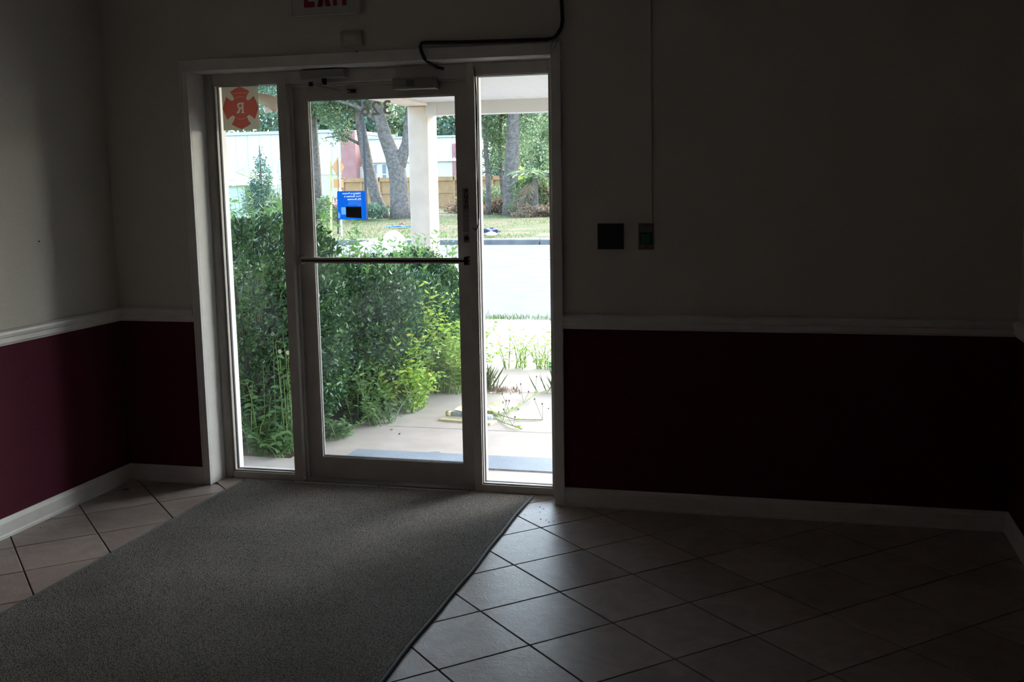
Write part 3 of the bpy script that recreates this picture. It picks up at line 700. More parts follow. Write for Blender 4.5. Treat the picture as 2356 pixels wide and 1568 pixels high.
# --- the glossy hedge: four shrubs side by side along the walkway
def shrub(cx, cy, cz, rx, ry, rz, n, seed, label, bites=()):
    r = np.random.default_rng(seed)
    root = thing('hedge_shrub', label, 'shrub', (cx, cy, GZ-.03), 'glossy hedge shrubs along the porch walkway')
    lump = r.normal(size=(24, 3)); lump = unit(lump); la = r.uniform(-.10, .16, 24)
    d = unit(r.normal(size=(n*3, 3))); rad = 1-np.abs(r.normal(0, .13, n*3))
    k = (np.exp(-((d[:, None, :]-lump[None])**2).sum(2)/.18)*la).sum(1)
    # squarish ellipsoid
    p4 = (np.abs(d)**3.2).sum(1)**(-1/3.2)
    P = d*(rad*(1+k)*p4)[:, None]*np.array([rx, ry, rz])+np.array([cx, cy, cz])
    keep = P[:, 2] > GZ+.02
    P = P[keep][:n]; d = d[keep][:n]
    D = unit(d*.7+r.normal(size=d.shape)*.75+np.array([0, 0, .35]))
    L = r.uniform(.026, .048, len(P)); leaf_obj('foliage', P, D, L, L*.5, M['hedge'], root)
    # stems
    mb = B()
    for q in range(14):
        a = random.uniform(0, 2*PI); e = Vector((cx+rx*.8*math.cos(a)*random.random(), cy+ry*.8*math.sin(a)*random.random(), cz+rz*random.uniform(.2, .85)))
        b0 = Vector((cx+random.uniform(-.08, .08), cy+random.uniform(-.08, .08), GZ-.04)); md = b0.lerp(e, .5)+Vector((random.uniform(-.1, .1), random.uniform(-.1, .1), 0))
        mb.tube([b0, md, e], [.012, .008, .003], 5)
    mb.build('stems', M['stem'], root)
    # young shoots with paired leaves rising from the top
    me = single_leaf(.046, .020, M['young']); mb = B(); pts = []; drs = []
    for q in range(24):
        a = random.uniform(0, 2*PI); rr = random.random()**.5*.9
        x = cx+rx*rr*math.cos(a); y = cy+ry*rr*math.sin(a)
        z = cz+rz*(1-rr**3)**.33*.9; h = random.uniform(.10, .30); t = Vector((random.uniform(-.35, .35), random.uniform(-.35, .35), 1)).normalized()
        p0 = Vector((x, y, z)); B().tube([p0, p0+t*h*.5+Vector((.01, 0, 0)), p0+t*h], [.003, .0025, .001], 4).build('shoot', M['gstem'], root)
        for s_ in np.arange(.2, 1.01, .16):
            pp = p0+t*h*s_; an = random.uniform(0, PI)
            for sg in (1, -1):
                pts.append(pp); drs.append(Vector((math.cos(an)*sg, math.sin(an)*sg, .8)))
    leaf_parts(root, pts[:280], drs[:280], me)
    return root
shrub(-.42, 1.30, .62, .60, .56, .66, 19000, 11, 'dark glossy hedge shrub nearest the left sidelight')
shrub(-.26, 2.15, .50, .60, .60, .46, 19000, 12, 'dark glossy hedge shrub behind the door glass, second from the building')
shrub(-.22, 2.95, .44, .52, .56, .38, 15000, 13, 'dark glossy hedge shrub standing third from the building')
shrub(-.12, 3.60, .44, .40, .40, .44, 12000, 14, 'dark glossy hedge shrub at the far end, nearest the porch column')
shrub(-1.35, 2.0, .50, .55, .9, .50, 9000, 15, 'dark glossy hedge shrub in the row behind, seen through the left sidelight')

def weed(name, label, base, n_st, h, spread, m, leafL, leafW, seed, group=None, droop=0, stemm='gstem', cnt=11, lean=(0, 0), parts=True, cat='weed'):
    random.seed(seed); root = thing(name, label, cat, base, group); b0 = Vector(base); mb = B(); pts = []; drs = []
    for q in range(n_st):
        a = random.uniform(0, 2*PI); s0 = b0+Vector((random.uniform(-1, 1)*spread*.35, random.uniform(-1, 1)*spread*.35, 0))
        hh = h*random.uniform(.55, 1.05); tx = math.cos(a)*spread*random.random()+lean[0]; ty = math.sin(a)*spread*random.random()+lean[1]
        P = [s0+Vector((tx*s_**1.5, ty*s_**1.5, hh*s_-droop*s_**3)) for s_ in (0, .25, .5, .75, 1)]
        mb.tube(P, [.004, .0035, .003, .002, .001], 4)
        for k in range(cnt):
            s_ = .12+.88*k/(cnt-1)*1.0; i = min(3, int(s_*4)); pp = P[i].lerp(P[i+1], s_*4-i)
            an = k*2.4+q; pts.append(pp); drs.append(Vector((math.cos(an), math.sin(an), random.uniform(-.3, .7)-droop)))
    mb.build('stems', M[stemm], root)
    if parts and len(pts) <= 290: leaf_parts(root, pts, drs, single_leaf(leafL, leafW, m))
    else:
        k0 = 240; idx = list(range(len(pts))); random.shuffle(idx)
        leaf_parts(root, [pts[i] for i in idx[:k0]], [drs[i] for i in idx[:k0]], single_leaf(leafL, leafW, m))
        R_ = idx[k0:]; P = np.array([pts[i][:] for i in R_]); D = unit(np.array([drs[i][:] for i in R_])); L = rng.uniform(.7, 1.3, len(R_))*leafL
        leaf_obj('foliage', P, D, L, L*leafW/leafL, m, root)
    return root
# bright weeds in front of the hedge
weed('tall_weed', 'dense bright yellow-green weed clump in front of the hedge beside the walkway', (.24, 2.15, GZ-.03), 90, .62, .34, M['weed'], .050, .015, 21, cnt=20)
weed('tall_weed', 'bright green weed clump growing highest, over the hedge end', (.22, 2.55, GZ-.03), 80, .86, .30, M['weed'], .048, .014, 22, cnt=22)
weed('tall_weed', 'pale weed clump spilling right onto the walkway', (.44, 2.75, GZ), 90, .50, .34, M['weed'], .046, .015, 23, lean=(.08, 0), cnt=18)
weed('tall_weed', 'low yellow-green weed clump at the foot of the hedge, behind the newspapers', (.34, 2.05, GZ), 70, .30, .30, M['weed'], .042, .018, 24, cnt=14)
# shady undergrowth at the near corner
weed('tall_weed', 'olive green weed clump at the hedge foot nearest the door glass centre', (.14, 1.72, GZ-.02), 60, .42, .26, M['dull'], .045, .016, 44, cnt=16)
weed('broadleaf_weed', 'dull green drooping leafy weed outside the foot of the left sidelight', (-.10, .80, GZ), 13, .55, .16, M['dull'], .075, .026, 25, droop=.12, cnt=13)
weed('broadleaf_weed', 'tall thin leafy weed in the middle of the left sidelight', (.06, .84, GZ), 6, .78, .08, M['dull'], .060, .024, 26, cnt=14)
weed('ground_vine', 'yellow-green vine with rounded leaves at the foot of the left sidelight', (.02, .76, GZ), 24, .15, .20, M['dull'], .050, .034, 27, cnt=9, cat='vine')
weed('ground_vine', 'sparse trailing vine at the foot of the hedge left of the outside doormat', (.20, 1.20, GZ), 16, .14, .20, M['dull'], .042, .026, 28, cnt=9, cat='vine')
weed('ground_vine', 'tangled vine with yellowing leaves on the walkway beside the newspapers', (.33, 1.62, GZ), 18, .20, .22, M['dull'], .040, .024, 29, cnt=10, cat='vine')
# tall pale drooping weed and shoots above the hedge, left
weed('drooping_weed', 'tall pale weed with long drooping leaves above the hedge in the left sidelight', (-.47, 1.7, GZ-.03), 40, 1.72, .20, M['pale'], .09, .007, 30, droop=.05, cnt=26)
weed('hedge_sapling', 'upright leafy green sapling against the left edge of the door glass', (-.22, 1.80, GZ-.03), 26, 1.46, .24, M['young'], .058, .026, 31, cnt=30, cat='sapling')
weed('hedge_sapling', 'leafy green sapling rising below the blue sticker', (-.12, 2.25, GZ-.03), 22, 1.30, .24, M['young'], .052, .022, 32, cnt=30, cat='sapling')
weed('hedge_sapling', 'leafy sapling shoots just left of the white dome cover', (-.08, 2.75, GZ-.03), 18, 1.14, .22, M['young'], .050, .020, 45, cnt=30, cat='sapling')
weed('hedge_sapling', 'leafy sapling top in front of the foot of the porch column', (-.08, 3.6, GZ-.03), 11, 1.14, .20, M['young'], .038, .016, 33, cnt=22, cat='sapling')
weed('hedge_sapling', 'leafy green sapling filling the lower left of the left sidelight view', (-.48, 1.25, GZ-.03), 28, 1.46, .28, M['young'], .056, .024, 34, cnt=28, cat='sapling')
# sparse growth seen in the right sidelight
weed('forecourt_weed', 'sunlit sparse weed rooted at the slab edge in the right sidelight, left one', (.66, 3.83, GZ-.01), 16, .36, .26, M['weed'], .045, .016, 35, cnt=11)
weed('forecourt_weed', 'sunlit sparse weed at the slab edge beside the right jamb', (.93, 3.84, GZ-.01), 18, .36, .26, M['weed'], .045, .016, 36, cnt=11)
def creeper(path, label, seed, m=None):
    random.seed(seed); root = thing('creeper', label, 'vine', path[0]); B().tube(path, .0028, 5).build('stem', M['gstem'], root)
    pts = []; drs = []
    for a, b in zip(path[:-1], path[1:]):
        for t in (.2, .5, .8):
            pts.append(Vector(a).lerp(Vector(b), t)); an = random.uniform(0, 2*PI); drs.append(Vector((math.cos(an), math.sin(an), .4)))
    leaf_parts(root, pts, drs, single_leaf(.035, .022, m or M['weed']))
    # little seed heads on stalks
    for k in range(5):
        p = Vector(random.choice(path[1:])); q = p+Vector((random.uniform(-.06, .06), random.uniform(-.06, .06), random.uniform(.04, .14)))
        B().tube([p, q], .001, 4).build('stalk', M['stem'], root)
        B().tube([q, q+Vector((0, 0, .006)), q+Vector((0, 0, .012))], [.002, .006, .002], 6).build('seed_head', M['litter'], root)
z_ = GZ+.006
creeper([(1.02, 1.95, z_), (1.06, 2.12, z_), (1.10, 2.35, z_+.01), (1.12, 2.62, z_+.02), (1.16, 2.9, z_)], 'creeping stem with small leaves running away from the doormat, right sidelight', 40)
creeper([(.72, 2.06, z_), (.86, 2.0, z_+.03), (1.0, 1.95, z_+.02), (1.16, 1.88, z_), (1.34, 1.9, z_)], 'creeping stem crossing the walkway to the right of the newspapers', 41)
creeper([(1.0, 1.93, z_), (1.10, 1.78, z_), (1.20, 1.66, z_+.01), (1.27, 1.62, z_)], 'short creeping stem nearest the doormat in the right sidelight', 42)
creeper([(.62, 2.55, z_), (.74, 2.6, z_+.02), (.86, 2.68, z_)], 'creeping stem with pale leaves beside the grass tuft', 43)
def tuft(x, y, h, n, label, seed, sp=.10, m='grass', cat='grass tuft'):
    r = np.random.default_rng(seed); P = np.stack([r.normal(x, sp*.35, n), r.normal(y, sp*.25, n), np.full(n, GZ-.01)], 1)
    D = unit(np.stack([r.normal(0, .35, n), r.normal(0, .3, n), np.ones(n)], 1)); L = r.uniform(.4, 1, n)*h
    o = leaf_obj('grass_tuft', P, D, L, np.full(n, .006), M[m], None, 'stuff'); tag(o, label, cat)
tuft(.68, 2.83, .26, 90, 'thin grass tuft growing in the walkway joint, right sidelight', 50)
tuft(.80, 2.82, .06, 120, 'low brown dead grass in the walkway joint', 51, .2, 'dry')
tuft(1.25, 2.84, .22, 60, 'wispy grass tuft in the walkway joint beside the right jamb', 52, .16)
for k, (x, s_) in enumerate(((-.52, .5), (-.25, .35), (.15, .4))):
    tuft(x, 6.96, .07, 120, ('low grass strip at the road edge, left of three', 'low grass strip at the road edge, middle of three', 'low grass strip at the road edge, right of three')[k], 53+k, s_)

# daisies among the undergrowth
M['petal'] = mat('white_petal', (.8, .8, .78), .7); M['yel'] = mat('yellow_centre', (.7, .45, .05), .7)
for k, (x, y, z, lb) in enumerate(((.01, .80, .66, 'topmost'), (.05, .80, .56, 'second from the top, beside the mullion'), (-.06, .80, .50, 'leftmost and lowest'), (.09, .82, .55, 'rightmost, at the mullion'))):
    d = thing('daisy', 'white daisy on a thin stalk, left sidelight, '+lb, 'flower', (x, y, GZ), 'daisies outside the left sidelight')
    B().tube([(x-.03, y+.03, GZ), (x-.01, y+.01, z*.6), (x, y, z)], .0015, 4).build('stalk', M['gstem'], d)
    for q in range(6):
        a = q*PI/3; c, s_ = math.cos(a), math.sin(a)
        B().add([(x, y-.002, z), (x+c*.008-s_*.004, y-.004, z+s_*.008+c*.004), (x+c*.015, y-.003, z+s_*.015), (x+c*.008+s_*.004, y-.004, z+s_*.008-c*.004)], [(0, 1, 2, 3)]).build('petal', M['petal'], d)
    B().tube([(x, y-.006, z), (x, y, z)], .004, 8).build('flower_centre', M['yel'], d)

# newspapers in the walkway
M['paper'] = mat('yellowed_newsprint', (.66, .60, .36), .8, noise=(30, (.55, .50, .30), 4)); M['sleeve'] = mat('blue_printed_paper', (.55, .58, .60), .6, noise=(60, (.20, .35, .50), 2))
npp = thing('newspaper', 'folded yellowed newspaper lying flat on the walkway, nearest the door', 'newspaper', (.80, 1.80, GZ))
for k in range(4):
    B().prism([(.665+k*.003, 1.775), (1.04, 1.70+k*.004), (1.06, 1.80), (.69, 1.86-k*.004)], 'z', GZ+.001+k*.003, GZ+.0035+k*.003).build('sheet', M['paper'], npp, 0)
nr = thing('newspaper', 'rolled newspaper with blue print on top of the folded one', 'newspaper', (.80, 1.86, GZ))
B().tube([(.70, 1.87, GZ+.030), (.86, 1.84, GZ+.032), (1.02, 1.82, GZ+.030)], [.016, .019, .017], 12).build('roll', M['sleeve'], nr, smooth=True)
B().tube([(.695, 1.871, GZ+.030), (.73, 1.866, GZ+.030)], .0195, 12).build('paper_band', M['paper'], nr, smooth=True)
n3 = thing('newspaper', 'spread rumpled yellow newspaper farthest from the door, beyond the roll', 'newspaper', (.88, 2.05, GZ))
for k in range(3):
    vs = []; 
    for i in range(6):
        for j in range(4):
            vs.append((.70+i*.062+j*.01+k*.01, 1.96+j*.06+i*.004, GZ+.006+k*.012+.018*math.sin(i*1.7+k)*math.sin(j*1.3+k*2)**2+.006*j))
    B().add(vs, [(i*4+j, (i+1)*4+j, (i+1)*4+j+1, i*4+j+1) for i in range(5) for j in range(3)]).build('sheet', M['paper'], n3)
for k, (x, y, s_) in enumerate(((.55, 1.36, .020), (.46, 1.46, .012), (1.10, 2.2, .010), (1.22, 1.72, .012), (.75, 2.45, .012), (1.3, 2.25, .010))):
    a = random.uniform(0, PI); c, sn_ = math.cos(a)*s_, math.sin(a)*s_
    o = B().add([(x-c, y-sn_, GZ+.004), (x+sn_*.4, y-c*.4, GZ+.010), (x+c, y+sn_, GZ+.005), (x-sn_*.4, y+c*.4, GZ+.002), (x, y, GZ+.002)], [(0, 1, 4), (1, 2, 4), (2, 3, 4), (3, 0, 4)]).build('fallen_leaf', M['litter'])
    tag(o, ('curled brown leaf lying alone on the concrete left of centre, beyond the doormat', 'small brown leaf beside the hedge foot, left of the curled leaf', 'small brown leaf at the creeper, farthest from the doormat in the sidelight', 'small brown leaf on the slab just beyond the doormat, right sidelight', 'small brown leaf beside the bright weed clump on the walkway', 'small brown leaf close to the right jamb on the walkway')[k], 'leaf', 'fallen leaves on the walkway')
gb = thing('plastic_bottle', 'small green plastic bottle lying on the slab edge at the right jamb', 'bottle', (.98, 3.86, GZ)); M['gbot'] = mat('green_pet', (.10, .45, .25), .2)
B().tube([(.95, 3.86, GZ+.028), (1.04, 3.87, GZ+.028), (1.08, 3.875, GZ+.028), (1.10, 3.878, GZ+.028)], [.028, .028, .016, .012], 12).build('bottle_body', M['gbot'], gb, smooth=True)
B().tube([(1.10, 3.878, GZ+.028), (1.118, 3.88, GZ+.028)], .015, 10).build('cap', M['white'], gb)

# white dome beyond the hedge
M['dome'] = mat('white_cover', (.80, .80, .80), .5)
wd_ = thing('utility_dome', 'white rounded dome cover standing beyond the hedge beside the column', 'utility cover', (-1.56, 6.96, GZ))
mb = B(); mb.tube([(-1.56, 6.96, GZ-.02), (-1.56, 6.96, .62)]+[(-1.56, 6.96, .62+.345*math.sin(a)) for a in (.3, .6, .9, 1.15, 1.35, 1.5)], [.19, .19]+[.19*math.cos(a) for a in (.3, .6, .9, 1.15, 1.35, 1.5)], 24)
mb.build('dome_cover', M['dome'], wd_, smooth=True)
B().tube([(-1.56, 6.96, GZ-.02), (-1.56, 6.96, .03)], .26, 24).build('base_ring', M['kerb'], wd_)
B().tube([(-2.05, 6.98, .78), (-1.75, 6.96, .82)], [.03, .06], 12).build('side_pipe', M['dome'], wd_, smooth=True)

# ------------------------------------------------------------------ across the road
def tube_tree(root, paths, m): 
    for P, R in paths:
        B().tube(P, R, 12).build('trunk' if R[0] > .25 else 'branch', m, root, smooth=True)
def crown(root, blobs, n, L, m, seed, name='foliage'):
    r = np.random.default_rng(seed); wts = np.array([b[3]*b[4]*b[5] for b in blobs]); wts = wts/wts.sum(); Ps = []
    for b, w_ in zip(blobs, wts):
        k = int(n*w_); d = unit(r.normal(size=(k, 3))); rad = r.random(k)**.45
        # clumpy twigs
        c = r.integers(0, 40, k); cen = unit(r.normal(size=(40, 3)))*(r.random(40)**.4)[:, None]
        p = cen[c]*.85+d*rad[:, None]*.28
        Ps.append(p*np.array(b[3:6])+np.array(b[:3]))
    P = np.concatenate(Ps); P = P[P[:, 2] > .05]; D = unit(r.normal(size=P.shape)+np.array([0, 0, -.2])); Ls = r.uniform(.6, 1.3, len(P))*L
    return leaf_obj(name, P, D, Ls, Ls*.6, m, root)
# big forked oak
t = thing('oak_tree', 'large forked grey oak trunk with leafy crown across the road beside the column', 'tree', (-13.3, 39, 0))
tube_tree(t, [([(-13.3, 39, -.1), (-13.32, 39, .5), (-13.34, 39, 1.4), (-13.42, 39, 2.1), (-13.6, 39, 2.7), (-13.9, 39, 3.5), (-14.2, 39, 4.6), (-14.6, 39, 7.0)], [.50, .42, .39, .38, .33, .29, .26, .2]),
              ([(-13.40, 39, 1.7), (-13.25, 39.05, 2.4), (-13.0, 39.2, 3.2), (-12.8, 39.3, 4.8), (-12.4, 39.5, 7.2)], [.26, .27, .22, .2, .15]),
              ([(-12.9, 39.2, 3.4), (-12.6, 39.4, 4.2), (-11.8, 39.6, 5.2)], [.13, .11, .07]),
              ([(-14.0, 39, 3.9), (-14.9, 38.6, 4.7), (-15.8, 38.3, 5.0)], [.1, .08, .04])], M['bark'])
crown(t, [(-15.0, 39, 6.0, 2.4, 2, 1.7), (-12.6, 39.5, 5.6, 2.0, 2, 1.7), (-13.8, 40, 7.5, 3, 2.5, 1.8)], 11000, .12, M['tree1'], 60)
t = thing('leaning_tree', 'slender leaning tree with grey trunk in front of the wooden fence', 'tree', (-14.6, 39.6, 0))
tube_tree(t, [([(-14.3, 39.6, -.1), (-14.65, 39.6, .9), (-14.95, 39.6, 2.2), (-15.15, 39.6, 3.4), (-15.4, 39.6, 5.0), (-15.8, 39.6, 7)], [.30, .26, .25, .22, .2, .12]),
              ([(-15.1, 39.6, 3.1), (-16.0, 39.4, 3.6), (-16.8, 39.3, 3.5)], [.08, .05, .02])], M['bark'])
crown(t, [(-16.6, 39.6, 5.4, 2.2, 2, 1.3), (-16.2, 39.4, 3.7, 1.0, .8, .6), (-15.2, 40, 4.9, 1.6, 1.5, .9)], 8500, .11, M['tree1'], 61)
t = thing('pine_tree', 'tall straight dark trunk with flaking bark in the right sidelight', 'tree', (-9.15, 42, 0))
tube_tree(t, [([(-9.2, 42, -.1), (-9.22, 42, .5), (-9.15, 42, 2.0), (-9.05, 42, 3.4), (-8.95, 42, 5), (-8.9, 42, 8)], [.46, .34, .32, .31, .25, .2])], M['bark'])
crown(t, [(-9.6, 43, 5.4, 2.4, 1.5, 1.6), (-8.4, 42.5, 4.3, .9, .8, 1.0)], 5000, .11, M['tree2'], 62)
for k, (x, y, r_, lb) in enumerate(((-10.4, 42.5, .14, 'thin dark sapling trunk at the left edge of the right sidelight'), (-10.0, 43.5, .11, 'thin sapling trunk between the fence end and the big straight trunk'), (-7.6, 45, .12, 'thin sapling trunk right of the big straight trunk'))):
    t = thing('thin_tree', lb, 'tree', (x, y, 0)); P = [(x+.06*math.sin(q*1.3+k), y, q*1.0-.1) for q in range(8)]
    tube_tree(t, [(P, [r_*(1-q*.07) for q in range(8)])], M['bark'])
    crown(t, [(x, y, 4.6, 1.6, 1.2, 1.8), (x+.3, y+.4, 2.9, .8, .8, 1.2)], 3600, .11, M['tree2'], 63+k)
# left far trunk
t = thing('far_tree', 'hazy grey trunk at the left edge of the door glass, before the white building', 'tree', (-17.4, 40, 0))
tube_tree(t, [([(-17.7, 40, -.1), (-17.65, 40, 2), (-17.75, 40, 5), (-17.9, 40, 7)], [.30, .27, .24, .2])], M['bark'])
crown(t, [(-18.2, 40, 6.0, 2.8, 2, 1.6), (-20.8, 40, 6.2, 2.2, 2, 1.4)], 9500, .12, M['tree3'], 67)
# woodland belt behind
k = 0
for (x, y, zc_, rx, ry, rz, n, L, m_, lb) in (
    (-49, 98, 9.5, 8, 4, 4.5, 3800, .50, 'tree3', 'distant tree crown above the left end of the white building'),
    (-41, 96, 9.2, 6, 4, 4.2, 3800, .45, 'tree3', 'distant tree crown above the white metal building, second from the left'),
    (-35, 98, 9.0, 6, 4, 4.6, 3800, .45, 'tree1', 'distant tree crown above the pink brick section'),
    (-29, 96, 8.6, 5, 4, 4.8, 3800, .42, 'tree3', 'distant tree crown above the low ribbed building'),
    (-24.5, 98, 6.6, 5.0, 4, 6.6, 4200, .42, 'tree2', 'distant full tree between the buildings and the column'),
    (-16.0, 72, 4.6, 3.6, 3, 4.8, 4600, .28, 'tree3', 'tall dark tree right of the column, behind the fence'),
    (-13.4, 66, 4.2, 3.0, 3, 4.6, 4200, .24, 'tree2', 'mid green tree behind the fence in the right sidelight'),
    (-11.2, 60, 4.0, 2.4, 2.4, 4.2, 4200, .22, 'tree2', 'light green tree behind the end of the fence'),
    (-7.4, 54, 3.8, 3.2, 2.6, 4.4, 5200, .20, 'tree2', 'wide green tree filling the right part of the right sidelight'),
    (-3.4, 52, 4.2, 3.4, 3, 4.6, 3600, .24, 'tree3', 'dark tree beyond the right jamb'),
    (2.5, 54, 4.4, 4, 3, 4.8, 4500, .3, 'tree2', 'tree across the road further right'),
    (9.5, 57, 4.6, 4.4, 3, 5.0, 4500, .32, 'tree3', 'dark tree across the road, second beyond the right jamb'),
    (17, 55, 4.6, 4.6, 3, 5.0, 4500, .32, 'tree2', 'mid green tree across the road, third beyond the right jamb'),
    (25, 58, 4.8, 5, 3, 5.2, 4500, .34, 'tree3', 'dark tree across the road, farthest to the right')):
    t = thing('background_tree', lb, 'tree', (x, y, 0))
    B().tube([(x, y, -.1), (x+.1, y, zc_*.6), (x, y, zc_)], [.35, .25, .15], 8).build('trunk', M['bark'], t)
    crown(t, [(x, y, zc_, rx, ry, rz), (x-rx*.5, y, zc_-rz*.45, rx*.6, ry*.7, rz*.5), (x+rx*.5, y, zc_-rz*.4, rx*.6, ry*.7, rz*.5)], n, L, M[m_], 70+k); k += 1
# shrubs and palm on the verge
for k, (x, y, z, rx, rz, n, L, m_, nm, cat, lb) in enumerate((
    (-15.8, 37.5, .45, 1.0, .6, 2200, .10, 'tree2', 'verge_bush', 'bush', 'low green bush at the foot of the oak, left side'),
    (-14.6, 38.4, .35, 1.0, .5, 1800, .10, 'tree3', 'verge_bush', 'bush', 'low dark bush between the leaning tree and the oak'),
    (-11.5, 46, .6, 1.6, .9, 2600, .12, 'tree2', 'verge_bush', 'bush', 'scrubby bush below the fence in the right sidelight'),
    (-7.9, 41, 1.0, 1.4, 1.2, 3800, .11, 'tree2', 'verge_bush', 'bush', 'thick bush right of the big straight trunk'),
    (-10.6, 50, 1.0, .7, 1.2, 1500, .12, 'weed', 'verge_bush', 'bush', 'yellow-green bush at the end of the wooden fence'),
    (-17.2, 34, .7, .8, 1.0, 2200, .10, 'tree3', 'verge_bush', 'bush', 'dark bush behind the yellow warning sign'),
    (-21.6, 35, .9, 1.2, 1.4, 2600, .12, 'tree3', 'verge_bush', 'bush', 'dark green bush right of the white roof, left sidelight'))):
    t = thing(nm, lb, cat, (x, y, 0)); B().tube([(x, y, -.1), (x, y, z)], [.05, .03], 6).build('stem', M['stem'], t)
    crown(t, [(x, y, z, rx, rx*.8, rz)], n, L, M[m_], 90+k)
for k, (x, y, lb) in enumerate(((-12.2, 45.5, 'brown dead brush at the foot of the fence right of the column'), (-9.9, 43.4, 'brown dead brush at the foot of the big straight trunk'), (-7.0, 39.0, 'brown dead brush under the palmetto'))):
    t = thing('dead_brush', lb, 'bush', (x, y, 0)); B().tube([(x, y, -.1), (x, y, .4)], [.04, .02], 6).build('stem', M['stem'], t)
    crown(t, [(x, y, .3, 1.5, .8, .5)], 2600, .10, M['dry'], 140+k)
t = thing('conifer', 'narrow dark conifer rising in front of the white building, left sidelight', 'tree', (-16.68, 33, 0))
B().tube([(-16.68, 33, -.1), (-16.68, 33, 3.0)], [.08, .02], 6).build('trunk', M['bark'], t)
crown(t, [(-16.68, 33, .9, .85, .7, .9), (-16.68, 33, 1.6, .55, .5, .8), (-16.68, 33, 2.45, .25, .25, .6)], 4200, .08, M['tree3'], 99)
t = thing('palm', 'small palmetto with green and dry fronds right of the big straight trunk', 'palm', (-7.6, 40, 0)); random.seed(5)
B().tube([(-7.6, 40, -.1), (-7.6, 40, 1.6)], [.16, .12], 8).build('trunk', M['bark'], t)
for q in range(16):
    a = q*2.4; dry = q % 4 == 3; Lf = random.uniform(1.1, 1.6); c, s_ = math.cos(a), math.sin(a); el = -.3 if dry else random.uniform(.2, .9)
    P = [Vector((-7.6+c*Lf*s*math.cos(el*.8), 40+s_*Lf*s*math.cos(el*.8), 1.6+Lf*(math.sin(el)*s-.55*s*s))) for s in (0, .3, .6, .85, 1)]
    pc_ = []; dd = []
    for i in range(46):
        s = .25+.75*i/45; ii = min(3, int(s*4)); p = P[ii].lerp(P[ii+1], s*4-ii); tdir = (P[ii+1]-P[ii]).normalized(); sd_ = tdir.cross(Vector((0, 0, 1))).normalized()*(1 if i % 2 else -1)
        pc_.append(p[:]); dd.append((tdir*.6+sd_+Vector((0, 0, -.4)))[:])
    leaf_obj('frond', np.array(pc_), unit(np.array(dd)), np.full(46, .42), np.full(46, .035), M['dry' if dry else 'tree2'], t, None)
# scattered grass on the verge
r = np.random.default_rng(3); n = 16000; gx = r.uniform(-26, 3, n); gy = 21.9+r.random(n)**1.5*24
P = np.stack([gx, gy, np.full(n, .02)], 1); D = unit(np.stack([r.normal(0, .4, n), r.normal(0, .4, n), np.ones(n)], 1))
o = leaf_obj('verge_grass', P, D, r.uniform(.03, .09, n), np.full(n, .016), M['grass'], None); tag(o, 'patchy grass growing on the verge across the road', 'grass')

# wooden fence
fn = thing('wooden_fence', 'new pine board fence across the road behind the trees', 'fence', (-19, 58, 0))
x = -24.0; k = 0
while x < -11.3:
    mb = B(); q = x+.05
    while q < x+2.35: mb.box(q, q+.135, 57.96, 57.98, .0, 1.84+random.uniform(-.01, .01)); q += .142
    mb.build('board_panel', M['wood'], fn)
    B().box(x+.05, x+2.40, 57.86, 57.955, 1.60, 1.84).build('top_rail', M['wood'], fn)
    B().box(x+.05, x+2.40, 57.90, 57.955, .86, .96).build('middle_rail', M['wood'], fn)
    B().box(x+.05, x+2.40, 57.90, 57.955, .05, .16).build('bottom_rail', M['wood'], fn)
    B().box(x-.05, x+.06, 57.86, 57.99, -.1, 1.90).build('post', M['wood'], fn)
    B().box(x+1.14, x+1.24, 57.88, 57.955, .05, 1.84).build('post', M['wood'], fn)
    x += 2.4
B().box(-24.35, -24.05, 57.80, 58.0, -.1, 1.92).build('end_post', M['wood'], fn)

# white metal building with brick section
M['metalw'] = ribbed('white_ribbed_metal', (.56, .57, .58), 'X', 1.05, .5, .05); M['lowwall'] = mat('cream_block', (.52, .45, .36), .9, noise=(.6, (.48, .43, .26), 4))
M['brick'] = mat('pink_brick', (.36, .17, .145), .9, noise=(2, (.31, .14, .12), 4)); M['dkglass'] = mat('dark_window', (.12, .14, .17), .15); M['wwall'] = mat('white_block', (.58, .56, .53), .9)
bA = thing('metal_building', 'long white ribbed metal building with a pink brick end section', 'building', (-41, 82, 0))
B().box(-60, -33.4, 80, 92, 2.3, 5.75).build('upper_wall', M['metalw'], bA)
B().box(-60, -33.4, 80.05, 92, -.1, 2.3).build('lower_wall', M['lowwall'], bA)
B().box(-60.2, -33.2, 79.8, 92.2, 5.75, 6.0).build('roof_edge', M['fascia'], bA)
for k in range(24): B().box(-59.8+k*1.1, -59.72+k*1.1, 79.95, 80.0, 2.3, 5.75).build('wall_rib', M['metalw'], bA)
B().box(-33.4, -32.1, 79.6, 80.9, -.1, 5.9).build('brick_section', M['brick'], bA)
B().box(-32.1, -31.65, 80.4, 81.5, -.1, 2.9).build('entrance_recess', M['lowwall'], bA)
bB = thing('low_building', 'low white building with ribbed metal roof band and narrow dark windows', 'building', (-27, 80, 0))
B().box(-31.4, -23.6, 80.3, 90, -.1, 3.3).build('wall', M['wwall'], bB)
B().prism([(80.0, 3.2), (80.9, 5.2), (90, 5.2), (90, 3.2)], 'x', -31.5, -23.4).build('roof_band', M['metalw'], bB)
B().box(-31.6, -23.3, 80.7, 90, 5.15, 5.3).build('roof_edge', M['fascia'], bB)
for k in range(18): B().prism([(79.95, 3.2), (80.85, 5.2), (80.9, 5.2), (80.0, 3.2)], 'x', -31.4+k*.45, -31.33+k*.45).build('roof_rib', M['metalw'], bB)
